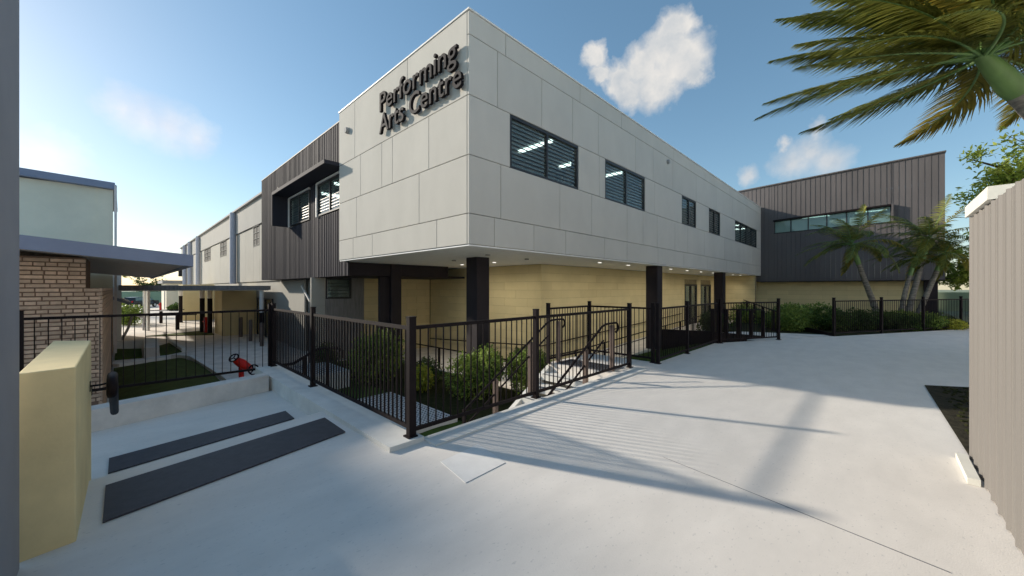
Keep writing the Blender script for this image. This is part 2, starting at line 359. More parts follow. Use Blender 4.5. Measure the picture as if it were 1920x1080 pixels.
panels_right(ZS, 3.10, [-.03, .67, 1.96, 3.23, 5.19, 6.59, 9.0, 11.6, 14.6, 17.8, 21.2, 24.0, UE])
VE = 6.45
panels_left(5.48, ZT, [.03, 2.31, 5.29, VE]); panels_left(4.28, 5.48, [.03, 1.39, 3.04, 3.61, 4.9, VE])
panels_left(3.10, 4.28, [.03, 1.79, 5.18, VE]); panels_left(ZS, 3.10, [.03, 1.08, 4.16, 5.41, VE])
mb = MB().box(.032, .22, .032, VE - .002, ZS + .01, ZT - .03).box(.222, UE, .032, .22, ZS + .01, 4.275).box(.222, UE, .032, .22, 5.485, ZT - .03)
for a, b in ((.222, 1.145), (3.825, 5.215), (7.925, 11.365), (13.095, 14.865), (16.675, 19.485), (24.875, UE)): mb.box(a, b, .032, .22, 4.276, 5.484)
mb.build('backing', 'joint', B)
MB().box(-.05, UE, -.05, VE + .01, ZT + .002, ZT + .035).build('roof', 'white_trim', B)
MB().box(-.01, UE, -.01, VE + .005, ZS - .03, ZS - .002).box(4.3, 9, VE + .006, 10, ZS - .03, ZS - .002).build('soffit', 'soffit', B)
# rooms behind the louvres
MB().box(.23, UE, 6.0, 6.1, 2.6, 5.9).box(.23, 26, .25, 6.0, 2.56, 2.60).build('room', 'room_wall', B)
MB().box(.23, UE, .23, 6.0, 5.62, 5.68).build('ceiling', 'room_wall', B)
for u in (9.2, 13.9, 18.2): box('partition', u, u + .1, .24, 6, 2.6, 5.6, 'room_wall', B)
for u in (1.25, 3.2, 5.15, 7.1, 12.1, 15.6, 20.5, 22.4, 24.2): box('lamp', u, u + .10, .45, 1.65, 5.56, 5.615, 'lamp', B)
box('beam', 5.9, 6.2, 2.2, 2.4, 2.6, 5.6, 'interior_beam', B); MB().bar((3.5, 2.6, 4.2), (7.2, 2.1, 5.3), .15, .28).build('beam', 'interior_beam', B)
def louvre_window(P, axis, a, b, z0, z1, cols, rows, pos, frame='frame', outward=-1):
    """axis 'x': window runs along X at y=pos; axis 'y': along Y at x=pos. outward: sign of the outside direction"""
    t0, t1 = pos + outward * .035, pos - outward * .05
    def bb(name, p0, p1, q0, q1, m, par, d0=t0, d1=t1):
        return box(name, p0, p1, d0, d1, q0, q1, m, par) if axis == 'x' else box(name, d0, d1, p0, p1, q0, q1, m, par)
    w = bb('window', a, a + .06, z0, z1, frame, P)
    bb('frame', b - .06, b, z0, z1, frame, w); bb('frame', a + .06, b - .06, z1 - .07, z1, frame, w); bb('frame', a + .06, b - .06, z0, z0 + .05, frame, w)
    cw = (b - a - .12) / cols
    for i in range(1, cols): bb('mullion', a + .06 + i * cw - .03, a + .06 + i * cw + .03, z0 + .05, z1 - .07, frame, w)
    h = (z1 - z0 - .12) / rows
    key = ('blade', axis, round(cw, 3), round(h, 3), outward)
    if key not in MESHES:
        mb = MB(); L = cw / 2 - .03
        for y0, y1, s0, s1, mi in ((.010, h + .002, .014, .004, 0), (-.006, .018, .018, .010, 1)):
            vs = []
            for x in (-L, L):
                for (dz, dd) in ((y0, s0), (y1, s1)):
                    for th in (-.004 - .003 * mi, .004 + .003 * mi):
                        q = outward * (dd - .02) + th; vs.append((x, q, dz) if axis == 'x' else (q, x, dz))
            mb.add(vs, [(0, 1, 3, 2), (4, 6, 7, 5), (0, 4, 5, 1), (2, 3, 7, 6), (0, 2, 6, 4), (1, 5, 7, 3)], mi)
        ob = mb.build('louvre', ['louvre_glass', frame], None, (0, 0, 0)); MESHES[key] = ob.data; bpy.data.objects.remove(ob); 
    for i in range(cols):
        c = a + .06 + (i + .5) * cw
        for j in range(rows):
            link('louvre', MESHES[key], (c, pos, z0 + .05 + j * h) if axis == 'x' else (pos, c, z0 + .05 + j * h), w)
    return w
for a, b, c, r in WINS: louvre_window(B, 'x', a + .004, b - .004, 4.284, 5.476, c, r, .02)
# wall lights on the panels
MB().tube([(-.03, 5.75, 6.41), (-.13, 5.75, 6.41)], [.10, .085], 12).build('wall_light', 'grey_wall', B)
MB().tube([(9.87, -.03, 6.49), (9.87, -.11, 6.49)], [.09, .075], 12).build('wall_light', 'grey_wall', B)
for u, v in [(1.6, 1.2), (3.3, 1.4), (2.2, 3.4)]:
    MB().tube([(u, v, ZS - .031), (u, v, ZS - .06)], .065, 12).build('downlight', 'grey_wall', B)
for u, v, rx, ry in [(q, .75, 22, 0) for q in (6.2, 8.2, 10.2, 12.2, 14.2, 16.2, 18.2, 20.2, 22.2, 24.0)] + [(3.7, q, 0, -20) for q in (3.2, 4.9)]:
    li = bpy.data.lights.new('wall_washer', 'SPOT'); li.energy = 20 if v < 2 else 32; li.spot_size = R(140); li.spot_blend = 1.0; li.color = (1, .93, .80); li.shadow_soft_size = .06
    lo = bpy.data.objects.new('wall_washer', li); COL.objects.link(lo); lo.parent = B; lo.location = Vector((u, v, ZS - .07)) - W[B]; lo.rotation_euler = (R(rx), R(ry), 0)
    MB().tube([(u, v, ZS - .031), (u, v, ZS - .05)], .06, 12).build('downlight', 'downlight', B)
# columns
for u0, v0, zb in ((1.85, 1.92, -1.3), (9.3, .12, -.75), (17.75, .12, -.8)):
    box('column', u0, u0 + .46, v0, v0 + .46, zb, ZS - .031, 'dark_column', B, .01)
box('column', 1.75, 2.15, 6.42, 6.82, -1.3, ZS - .031, 'dark_column', B, .01); box('column', 1.4, 1.748, 6.55, 6.70, -1.3, 2.0, 'dark_column', B)
box('beam', .25, 4.24, 6.47, 6.80, 2.02, ZS - .031, 'dark_column', B)
# yellow block walls of the ground floor, laid in courses
def blockwork(P, axis, pos, a, b, z0, z1, outward, openings=(), L=1.2, H=.30, m='yellow_block', name='block'):
    n = int(round((z1 - z0) / H)); h = (z1 - z0) / n
    for j in range(n):
        q0, q1 = z0 + j * h, z0 + (j + 1) * h
        edges = [a]; x = a + (L if j % 2 == 0 else L / 2)
        while x < b - .15: edges.append(x); x += L
        edges.append(b)
        for e0, e1 in zip(edges[:-1], edges[1:]):
            segs = [(e0, e1)]
            for (o0, o1, p0, p1) in openings:
                if q1 <= p0 + .01 or q0 >= p1 - .01: continue
                ns = []
                for s0, s1 in segs:
                    if s1 <= o0 or s0 >= o1: ns.append((s0, s1)); continue
                    if s0 < o0: ns.append((s0, o0))
                    if s1 > o1: ns.append((o1, s1))
                segs = ns
            for s0, s1 in segs:
                if s1 - s0 < .03: continue
                jit = random.uniform(-.002, .002); d0, d1 = pos + outward * (.02 + jit), pos - outward * .05
                gg = .0032
                if axis == 'x': box(name, s0 + gg, s1 - gg, d0, d1, q0 + gg, q1 - gg, m, P)
                else: box(name, d0, d1, s0 + gg, s1 - gg, q0 + gg, q1 - gg, m, P)
DOORS = [(19.02, 21.19, -1.0, 1.84), (21.91, 24.02, -1.0, 1.84)]
blockwork(B, 'y', 5.4, 2.62, 9.42, -1.22, 2.44, -1)
blockwork(B, 'x', 2.6, 5.38, 24.97, -1.22, 2.44, -1, DOORS)
blockwork(B, 'y', 25.0, .1, 2.58, -1.0, 2.44, -1)
blockwork(B, 'x', 9.5, 2.16, 5.38, -1.22, 2.44, -1, L=1.0)
mb = MB().box(5.41, 5.6, 2.63, 9.6, -1.3, 2.44).box(25.01, 25.3, .1, 2.8, -1.3, 2.44).box(2.17, 5.4, 9.51, 9.7, -1.3, 2.44)
for a, b in ((5.61, 19.02), (21.19, 21.91), (24.02, 25.0)): mb.box(a, b, 2.61, 2.8, -1.3, 2.44)
mb.box(19.02, 21.19, 2.61, 2.8, 1.84, 2.44).box(21.91, 24.02, 2.61, 2.8, 1.84, 2.44)
mb.build('backing', 'mortar', B)
for a, b, z0, z1 in DOORS:
    d = box('door', a + .005, a + .12, 2.56, 2.68, -.9, z1 - .005, 'frame', B)
    box('frame', b - .12, b - .005, 2.56, 2.68, -.9, z1 - .005, 'frame', d); box('frame', a + .12, b - .12, 2.56, 2.68, z1 - .12, z1 - .005, 'frame', d)
    m_ = (a + b) / 2; box('frame', m_ - .07, m_ + .07, 2.56, 2.68, -.9, z1 - .12, 'frame', d)
    for p, q in ((a + .12, m_ - .07), (m_ + .07, b - .12)): box('pane', p, q, 2.615, 2.63, -.9, z1 - .12, 'door_glass', d)
MB().box(5.7, 24.9, 5.5, 5.6, -1.2, 2.44).box(5.7, 24.9, 2.85, 5.5, -1.2, -1.15).build('foyer', 'cream_wall', B)
for u in (19.6, 22.6): box('lamp', u, u + 1.1, 3.6, 3.72, 2.36, 2.42, 'lamp', B)
# grey end bay with the low louvre window under the dark box
box('boarding', .62, 2.14, 9.42, 9.5, -1.25, 1.17, 'grey_board', B); box('boarding', 1.62, 2.14, 9.42, 9.5, 1.172, 2.0, 'grey_board', B)
for j in range(9): box('weatherboard', .10, .60, 9.40, 9.5, -1.24 + j * .36, -1.24 + j * .36 + .352, 'hall_wall', B)
MB().box(.1, 2.14, 9.505, 9.62, -1.3, 1.17).build('backing', 'joint', B)
louvre_window(B, 'x', .622, 1.618, 1.175, 1.99, 1, 5, 9.45)

# dark clad upper volume with hood and two louvre windows
D = thing('dark_clad_volume', (.2, 6.5, 2.0), 'dark ribbed metal upper volume beside the white panelled box', 'building')
def sheets(P, axis_pos, v0, v1, zb, zt, opens, m, width=.3, out=-1):
    """standing seam sheets on a plane x=axis_pos; zb, zt functions of v; opens: (va, vb, fb, ft)"""
    edges = sorted(set([round(v0 + i * width, 3) for i in range(int((v1 - v0) / width) + 1)] + [v1] + [e for o in opens for e in o[:2] if v0 < e < v1]))
    e2 = [edges[0]]
    for e in edges[1:]:
        if e - e2[-1] > .09 or any(abs(e - x) < 1e-6 for o in opens for x in o[:2]) or e == v1: e2.append(e)
    for a, b in zip(e2[:-1], e2[1:]):
        spans = [(zb, zt)]
        for (oa, ob, fb, ft) in opens:
            if a >= oa - 1e-6 and b <= ob + 1e-6: spans = [(zb, fb), (ft, zt)]
        for fb_, ft_ in spans:
            mb = MB(); x0, x1 = axis_pos, axis_pos - out * .04
            def q(a_, b_, xa, xb):
                mb.add([(xa, a_, fb_(a_)), (xb, a_, fb_(a_)), (xb, b_, fb_(b_)), (xa, b_, fb_(b_)), (xa, a_, ft_(a_)), (xb, a_, ft_(a_)), (xb, b_, ft_(b_)), (xa, b_, ft_(b_))],
                       [(0, 3, 2, 1), (4, 5, 6, 7), (0, 1, 5, 4), (1, 2, 6, 5), (2, 3, 7, 6), (3, 0, 4, 7)])
            j = random.uniform(-.003, .003)
            q(a + .002, b - .002, x0 + j, x1); q(a + .004, a + .026, x0 + out * .016, x0 + j)
            if b - a > .3: q((a + b) / 2, (a + b) / 2 + .012, x0 + out * .008, x0 + j)
            mb.build('cladding_sheet', m, P)
c_ = lambda z: (lambda v: z)
sheets(D, .2, 6.30, 17.05, lambda v: 2.0 if v > 6.47 else 2.0, c_(7.13), [(9.75, 12.30, c_(4.20), c_(5.42)), (6.55, 8.96, c_(4.20), c_(5.42))], 'dark_cladding', .17)
MB().box(.24, 5.37, 6.83, 9.49, 2.0, 2.08).box(.24, 1.0, 9.495, 17.0, 2.0, 2.08).box(.24, .96, 16.9, 17.0, 2.0, 7.1).build('soffit', 'dark_column', D)
MB().box(.18, 6, 6.5, 17.08, 7.13, 7.17).build('roof', 'dark_column', D)
MB().box(3.0, 3.1, 6.5, 16.9, 2.1, 7.1).box(.25, 3.0, 6.5, 16.9, 2.09, 2.2).box(.25, 3, 6.5, 16.9, 5.7, 5.75).build('room', 'room_wall', D)
for v in (7.4, 9.2, 11.2): box('lamp', .9, 2.4, v, v + .12, 5.62, 5.69, 'lamp', D)
MB().box(-.47, .17, 6.50, 12.42, 5.50, 5.62).build('hood', 'dark_cladding', D)
MB().box(-.47, .17, 12.36, 12.46, 4.22, 5.498).build('side_fin', 'dark_cladding', D)
for a, b in ((9.75, 12.30), (6.55, 8.96)):
    w = louvre_window(D, 'y', a + .10, b - .02, 4.24, 5.40, 2, 10, .2)
    box('white_reveal', .12, .30, b - .018, b + .05, 4.21, 5.44, 'white_trim', w); box('white_reveal', .12, .30, a + .03, b - .02, 5.402, 5.46, 'white_trim', w)
MB().tube([(.16, 13.6, 6.1), (.06, 13.6, 6.1)], [.09, .07], 10).build('wall_light', 'dark_column', D)

# sign letters
def sign():
    T = thing('building_sign', (-.03, 2.0, 5.65), 'large dark raised letters reading Performing Arts Centre on the white panels', 'sign')
    dg = bpy.context.evaluated_depsgraph_get()
    def tmesh(txt):
        cu = bpy.data.curves.new('txt', 'FONT'); cu.body = txt; cu.size = 1; cu.extrude = .030; cu.offset = .004; cu.resolution_u = 5; cu.bevel_depth = .006; cu.bevel_resolution = 0
        ob = bpy.data.objects.new('txt', cu); COL.objects.link(ob); bpy.context.view_layer.update()
        me = bpy.data.meshes.new_from_object(ob.evaluated_get(bpy.context.evaluated_depsgraph_get())); bpy.data.objects.remove(ob)
        return me
    def bx(me):
        v = np.empty(len(me.vertices) * 3, dtype=np.float32); me.vertices.foreach_get('co', v); v = v.reshape(-1, 3); return v
    cap = bx(tmesh('P'))[:, 1].max()
    for line, base, v_left, width in (('Performing', 6.22, 3.50, 3.28), ('Arts Centre', 5.65, 3.52, 3.46)):
        full = bx(tmesh(line)); L0 = full[:, 0].min(); sx = width / (full[:, 0].max() - L0); sy = .485 / cap
        for i, ch in enumerate(line):
            if ch == ' ': continue
            me = tmesh(ch); v = bx(me).copy(); r = bx(tmesh(line[:i + 1]))[:, 0].max()
            v[:, 0] += r - v[:, 0].max() - L0
            X = -.115 - v[:, 2] * 1.0; Y = v_left - v[:, 0] * sx; Z = base + v[:, 1] * sy
            co = np.stack([X, Y, Z], 1); c = co.mean(0); me.vertices.foreach_set('co', (co - c).ravel().astype(np.float32)); me.update()
            me.materials.clear(); me.materials.append(MATS['sign_metal']); me.materials.append(MATS['sign_face']); me.name = 'letter'
            bm = bmesh.new(); bm.from_mesh(me); bmesh.ops.recalc_face_normals(bm, faces=bm.faces); 
            for fc in bm.faces: fc.material_index = 1 if fc.normal.x < -.9 else 0
            bm.to_mesh(me); bm.free()
            link('letter', me, [float(x) for x in c], T)
sign()

# ------------------------------------------------------------------ dark clad wing
Wg = thing('clad_wing', (26.1, -4, -.3), 'brown and dark ribbed metal wing with a rising roofline and strip window', 'building')
wt = lambda v: 8.58 - v * .0437
wb = lambda v: 5.31 - (v + .81) * .0196 + 0
wtop = lambda v: 6.14 - (v + .81) * .043
sheets(Wg, 26.1, -8.49, 4.0, c_(2.05), wt, [(-6.42, -.81, wb, wtop)], 'brown_cladding', .25)
MB().box(26.14, 34, -8.49, -8.40, 2.05, 8.9).box(26.14, 34, -8.40, 4, 2.03, 2.12).build('side_wall', 'dark_column', Wg)
MB().prism([(26.02, -8.53), (34, -8.53), (34, 4), (26.02, 4)], lambda u, v: wt(v) + .002, lambda u, v: wt(v) + .07).build('roof', 'brown_cladding', Wg)
box('flashing', 26.08, 26.14, -8.49, -.03, 2.0, 2.048, 'black_metal', Wg)
# window strip
wv = [-.81, -1.72, -2.63, -3.56, -4.5, -5.45, -6.42]
for a, b in zip(wv[1:], wv[:-1]):
    mb = MB().add([(26.16, a, wb(a)), (26.16, b, wb(b)), (26.16, b, wtop(b)), (26.16, a, wtop(a)), (26.17, a, wb(a)), (26.17, b, wb(b)), (26.17, b, wtop(b)), (26.17, a, wtop(a))], [(0, 1, 2, 3), (7, 6, 5, 4), (0, 4, 5, 1), (1, 5, 6, 2), (2, 6, 7, 3), (3, 7, 4, 0)])
    p = mb.build('pane', 'window_glass', Wg)
for v in wv: MB().bar((26.15, v, wb(v)), (26.15, v, wtop(v)), .06, .06).build('mullion', 'frame', Wg)
MB().bar((26.0, -.78, wtop(-.81)), (26.0, -6.50, wtop(-6.45)), .34, .09).build('window_head', 'black_metal', Wg)
MB().bar((26.12, -.78, wb(-.81)), (26.12, -6.50, wb(-6.45)), .1, .05).build('window_sill', 'frame', Wg)
box('window_jamb', 25.82, 26.18, -6.52, -6.44, 5.40, 6.42, 'brown_cladding', Wg)
MB().box(31, 31.1, -8.3, 3, 2.2, 8.2).box(26.2, 31, -8.3, 3, 2.2, 2.3).box(26.2, 31, -8.3, 3, 7.0, 7.06).build('room', 'room_wall', Wg)
for v, u in ((-2.3, 27.6), (-2.6, 28.9), (-5.2, 27.6), (-5.4, 28.9)): box('lamp', u, u + .1, v - .9, v + .6, 6.55, 6.6, 'lamp', Wg)
blockwork(Wg, 'y', 26.7, -8.1, 2.5, -.9, 2.03, -1)
MB().box(26.71, 27, -8.1, 2.5, -1.2, 2.03).build('backing', 'mortar', Wg)
box('column', 26.3, 26.78, -8.25, -7.73, -1.0, 2.03, 'dark_column', Wg, .01)

# ------------------------------------------------------------------ fences
FENCE = 'black tubular pool fences'
def fence(posts, label, spacing=.102, zb=.0, rail=1.18, post=1.27, bar=.0085, post_foot=None, name='fence', low=.075, pw=.065):
    T = thing(name, (posts[0][0], posts[0][1], zb), label, 'fence', FENCE)
    for (u, v) in posts:
        f = zb if post_foot is None else post_foot
        ang = math.atan2(posts[1][1] - posts[0][1], posts[1][0] - posts[0][0])
        key = ('post', round(post + zb - f, 3), pw)
        if key not in MESHES:
            mb = MB().box(-pw / 2, pw / 2, -pw / 2, pw / 2, 0, post + zb - f).box(-pw / 2 - .004, pw / 2 + .004, -pw / 2 - .004, pw / 2 + .004, post + zb - f, post + zb - f + .012)
            if post_foot is None: mb.box(-.055, .055, -.055, .055, .0, .014)
            o = mb.build('post', 'black_metal', None, (0, 0, 0)); MESHES[key] = o.data; bpy.data.objects.remove(o)
        link('post', MESHES[key], (u, v, f), T, ang)
    for (a, b) in zip(posts[:-1], posts[1:]):
        a, b = Vector((*a, 0)), Vector((*b, 0)); L = (b - a).length; t = (b - a) / L
        for z in (rail - .02, low + .02):
            MB().bar(a + t * .034 + Vector((0, 0, zb + z)), b - t * .034 + Vector((0, 0, zb + z)), .028, .040).build('rail', 'black_metal', T)
        n = max(1, int(round(L / spacing))); h = rail - low - .08
        key = ('bar', round(h, 3), bar)
        if key not in MESHES:
            o = MB().tube([(0, 0, 0), (0, 0, h)], bar, 6, caps=False).build('bar', 'black_metal', None, (0, 0, 0)); MESHES[key] = o.data; bpy.data.objects.remove(o)
        for i in range(1, n):
            p = a + (b - a) * i / n; link('bar', MESHES[key], (p.x, p.y, zb + low + .04), T)
    return T
fence([(-2.76, 2.72), (-2.76, .50), (-2.76, -2.40)], 'dense dark fence on the kerb wall left of the corner post', .095, .05, bar=.011, rail=1.15, post=1.24)
fence([(-2.80, 2.80), (-5.86, 2.80), (-8.9, 2.80)], 'thin barred black fence in front of the brick wall', .125, 0, bar=.0065, post_foot=ZL, low=0.0)
fence([(-2.72, -2.36), (-.70, -2.36), (2.19, -2.34)], 'black fence between the pavement and the stairs', .102, .018, low=.06)
fence([(3.03, -2.56), (4.73, -2.56), (7.15, -2.56)], 'black fence along the grass bank beside the second column')
fence([(7.20, -2.62), (9.26, -3.69)], 'short black fence by the ramp ending at the path opening')
fence([(11.64, -4.84), (13.78, -5.98), (15.86, -7.10), (17.95, -8.22), (20.3, -9.47), (22.6, -10.7)], 'long black fence in front of the shrubs and palms at right')
fence([(3.06, -2.44), (3.06, -.86), (1.46, -.86)], 'black guard fence round the top landing of the stairs')

# ------------------------------------------------------------------ stairs down to the lower garden
ST = thing('concrete_stairs', (.5, -1.5, ZL), 'pale concrete stairs going down behind the black fence', 'stairs')
for i in range(7):
    z = -.178 * i; box('step', 1.5 - .3 * i - .32, 1.5 - .3 * i - .002 if i else 1.498, -2.30, -.90, z - .178 - .12, z - .178 if i else -.178, 'concrete_light', ST, .006)
MB().prism([(1.49, -.895), (1.49, -.80), (-.62, -.80), (-.62, -.895)], -1.33, lambda u, v: -.05 + (u - 1.49) * .57).build('stringer', 'concrete_light', ST)
MB().box(-2.62, -.64, -2.36, -.5, -1.33, -1.235).build('landing', 'concrete_light', ST)
for i in range(7): box('nosing', 1.5 - .3 * i - .32, 1.5 - .3 * i - .27, -2.29, -.91, -.178 * (i + 1), -.178 * (i + 1) + .004, 'grille', ST) if i < 6 else None
def studs(T, u0, u1, v0, v1, z, n, m, name='tactile_studs'):
    mb = MB(); du = (u1 - u0) / n[0]; dv = (v1 - v0) / n[1]
    for i in range(n[0]):
        for j in range(n[1]):
            c = (u0 + (i + .5) * du, v0 + (j + .5) * dv); r = .022
            pts = [(c[0] + r * math.cos(k * math.pi / 3), c[1] + r * math.sin(k * math.pi / 3)) for k in range(6)]
            mb.prism(pts, z + .0, z + .006)
    o = mb.build(name, m, T, fix=False); o['kind'] = 'stuff'; return o
TP = thing('tactile_plate', (1.85, -1.5, 0), 'dark grey tactile plate on the top landing of the stairs', 'tactile plate')
MB().box(1.56, 2.16, -2.24, -.95, .003, .010).build('plate', 'grille', TP); studs(TP, 1.58, 2.14, -2.22, -.97, .010, (9, 20), 'stud')
def railpath(T, pts, r=.021, name='rail', m='black_metal'): return MB().tube(pts, r, 10).build(name, m, T)
def crook(p, d, r=.09, n=7):
    """closing hook at the end of a handrail: from p turning down and back against direction d"""
    p = Vector(p); d = Vector(d).normalized(); out = []
    for i in range(n + 1):
        a = math.pi * i / n; out.append(p + d * r * math.sin(a) + Vector((0, 0, -r + r * math.cos(a))))
    return out
for v, label in ((-2.22, 'near handrail of the stairs with a curled top end'), (-.93, 'far double handrail of the stairs on tan posts')):
    T = thing('handrail', (.5, v, ZL), label, 'handrail', 'stair handrails')
    zr = lambda u: .88 + (min(u, 1.35) - 1.35) * .60
    top = [(-.85, v, zr(-.85))] + [(1.35, v, .88), (1.48, v, .915), (1.62, v, .92)] + crook((1.86, v, .92), (1, 0, 0))
    railpath(T, top)
    railpath(T, [(-.85, v, zr(-.85) - .28), (1.40, v, .62)], .017)
    for u in (1.72, .80, -.15): box('post', u - .038, u + .038, v - .038, v + .038, max(-1.24, -.18 - .6 * max(0, 1.5 - u)) if u < 1.5 else 0., zr(u) - .03 + (.03 if u > 1.6 else 0), 'tan_post', T, .004)
    box('post', -.89, -.85, v - .03, v + .03, -1.235, zr(-.85) + .01, 'black_metal', T)

# tactile pads and the second handrail in the lower garden
for (u0, u1, v0, v1, z0, z1, n, lab, gg) in ((-.93, .18, .60, 3.50, -1.33, -1.19, (12, 30), 'white dotted tactile path slab behind the corner post', None), (-1.30, -.25, 5.1, 6.9, -1.3, -.78, (10, 18), 'white dotted plinth behind the dense dark fence', None)):
    T = thing('tactile_slab', ((u0 + u1) / 2, (v0 + v1) / 2, z0), lab, 'slab')
    box('slab', u0, u1, v0, v1, z0, z1, 'tile_white', T, .01); studs(T, u0 + .05, u1 - .05, v0 + .05, v1 - .05, z1, n, 'stud')
T = thing('handrail', (-1.6, 4.4, ZL), 'curled black handrail seen through the dense dark fence', 'handrail')
pts = [(-2.15, 5.5, -.62), (-2.1, 5.45, -.45), (-1.95, 5.3, -.42), (-1.75, 5.0, -.36), (-1.35, 4.5, .02), (-1.2, 4.3, .06), (-1.0, 4.05, .06), (-.92, 3.95, -.02), (-.92, 3.95, -.18)]
railpath(T, pts, .036); box('post', -1.60, -1.54, 4.72, 4.78, -1.25, -.2, 'black_metal', T); box('post', -1.2, -1.14, 4.22, 4.28, -1.25, .02, 'black_metal', T)

# ------------------------------------------------------------------ ramp along the yellow wall
tag(MB().prism([(2.7, 1.1), (5.36, 1.1), (5.36, 9.38), (2.7, 9.38)], -1.32, -1.19).build('walkway', 'concrete'), kind='structure')
rz = lambda u, v=0: -1.19 + ss(5.2, 19, u) * .0 + max(0, min(1, (u - 5.4) / 12.6)) * .52
tag(MB().prism([(5.362, 1.1), (18, 1.1), (25, 1.1), (25, 2.56), (18, 2.56), (5.362, 2.56)], -1.32, rz).build('ramp', 'concrete'), kind='structure')
T = thing('handrail', (5.3, 6, -1.19), 'thin dark handrail fixed along the yellow block wall', 'handrail')
railpath(T, [(5.28, 9.3, -.78), (5.28, 2.6, -.42), (5.34, 2.52, -.42), (18.3, 2.50, .08)], .022)
for i in range(4): MB().tube([(5.28, 8.6 - 1.8 * i, -.75 + .09 * i), (5.39, 8.6 - 1.8 * i, -.79 + .09 * i)], .012, 6).build('bracket', 'black_metal', T)
for i in range(8): u = 6.3 + 1.6 * i; MB().tube([(u, 2.50, -.42 + (u - 5.34) * .0386), (u, 2.585, -.46 + (u - 5.34) * .0386)], .012, 6).build('bracket', 'black_metal', T)
T = thing('ramp_balustrade', (10, 1.15, -1.1), 'outer black ramp handrail on slim posts with a low side board', 'handrail')
railpath(T, [(3.75, 1.15, -.44), (5.4, 1.15, -.44), (18.3, 1.15, .10)], .022); railpath(T, [(3.75, 1.15, -.72), (5.4, 1.15, -.72), (18.3, 1.15, -.18)], .017)
for u in (3.8, 5.4, 7.2, 9.0, 10.8, 12.6, 14.4, 16.2, 18.2): box('post', u - .03, u + .03, 1.12, 1.18, rz(u), rz(u) + .78, 'black_metal', T)
T = thing('ramp_balustrade', (3.75, 5, -1.2), 'black posted handrail beside the walkway under the overhang', 'handrail')
railpath(T, [(2.78, 1.3, -.44), (2.78, 8.9, -.50)], .022)
for v in (1.4, 3.2, 5.0, 6.9, 8.8): box('post', 2.75, 2.81, v - .03, v + .03, -1.19, -.46, 'black_metal', T)
# upper ramp leg with dark side boards near the path opening
T = thing('ramp_wall', (8.6, -2, -.3), 'dark tapering side board of the ramp behind the short fence', 'wall')
MB().prism([(7.4, -2.35), (9.5, -3.30), (9.55, -3.22), (7.45, -2.27)], -.5, lambda u, v: .30 - (u - 7.4) * .115).build('board', 'black_metal', T)
MB().prism([(7.0, -1.0), (7.4, -2.30), (7.48, -2.27), (7.08, -.97)], -.6, .30).build('board', 'black_metal', T)
for i in range(5):
    u = 7.5 + i * .5; v = -2.31 - (u - 7.45) * .453; box('post', u - .06, u + .06, v - .05, v + .05, -.2, .98 - (u - 7.5) * .06, 'black_metal', T)
railpath(T, [(7.4, -2.30, .96), (9.5, -3.26, .90)], .022)
T = thing('bed_edging', (12, -3.5, 0), 'dark low edging board running back from the path opening', 'edging')
MB().prism([(11.66, -4.80), (11.72, -4.72), (15.9, -1.75), (15.84, -1.83)], -.2, lambda u, v: .10 + (u - 11.7) * .045).build('board', 'black_metal', T)
railpath(T, [(11.9, -3.2, .74), (17.5, -.9, .98)], .025)
for i in range(4): u = 12.2 + i * 1.5; v = -3.2 + (u - 11.9) * .41; box('post', u - .04, u + .04, v - .04, v + .04, -.1, .76 + (u - 11.9) * .042, 'black_metal', T)

# ------------------------------------------------------------------ right boundary wall of ribbed sheets
RW = thing('ribbed_wall', (-2, -6.55, 0), 'tall beige ribbed sheet wall at the right edge', 'wall')
ww = .235; n = 34
prof = [(0, 0), (.012, .016), (.030, .016), (.042, 0), (.085, 0), (.089, .003), (.097, .003), (.101, 0), (.155, 0), (.159, .003), (.167, .003), (.171, 0), (ww, 0)]
for i in range(n):
    u1 = .63 - i * ww; key = 'rsheet'
    if key not in MESHES:
        mb = MB(); vs = []
        for x, y in prof: vs += [(-x, y, 0), (-x, y, 2.24)]
        mb.add(vs, [(2 * k, 2 * k + 2, 2 * k + 3, 2 * k + 1) for k in range(len(prof) - 1)])
        o = mb.build('wall_sheet', 'sheet', None, (0, 0, 0)); MESHES[key] = o.data; bpy.data.objects.remove(o)
    link('wall_sheet', MESHES[key], (u1, -6.53, 0.012), RW)
MB().box(.63 - n * ww, .63, -6.70, -6.533, 0.0, 2.25).build('wall_core', 'sheet', RW)
MB().prism([(.68, -6.495), (.68, -7.7), (-.35, -7.7), (-.35, -6.495)], 2.262, 2.36).build('cap', 'cap', RW)
MB().box(-.06, .60, -6.50, -6.43, .002, .055).build('base_kerb', 'cap', RW)
# recessed planting bed at the wall end, framed by a shallow edge
tag(MB().prism([(.66, -6.53), (4.30, -6.45), (4.62, -6.98), (5.2, -8.2), (.66, -8.2)], .004, .010).build('planting_bed', 'soil'), kind='structure')
pebv = []; mb = MB()
for i in range(900):
    u, v = random.uniform(.75, 4.4), random.uniform(-8.1, -6.62); r = random.uniform(.012, .03); a = random.uniform(0, 6)
    pts = [(u + r * math.cos(a + k * 1.256) * random.uniform(.7, 1.2), v + r * math.sin(a + k * 1.256) * random.uniform(.7, 1.2)) for k in range(5)]
    mb.prism(pts, .008, .010 + r * .8)
tag(mb.build('gravel', 'mulch', fix=False), 'dark loose bark and stones in the corner bed', 'gravel', kind='stuff')

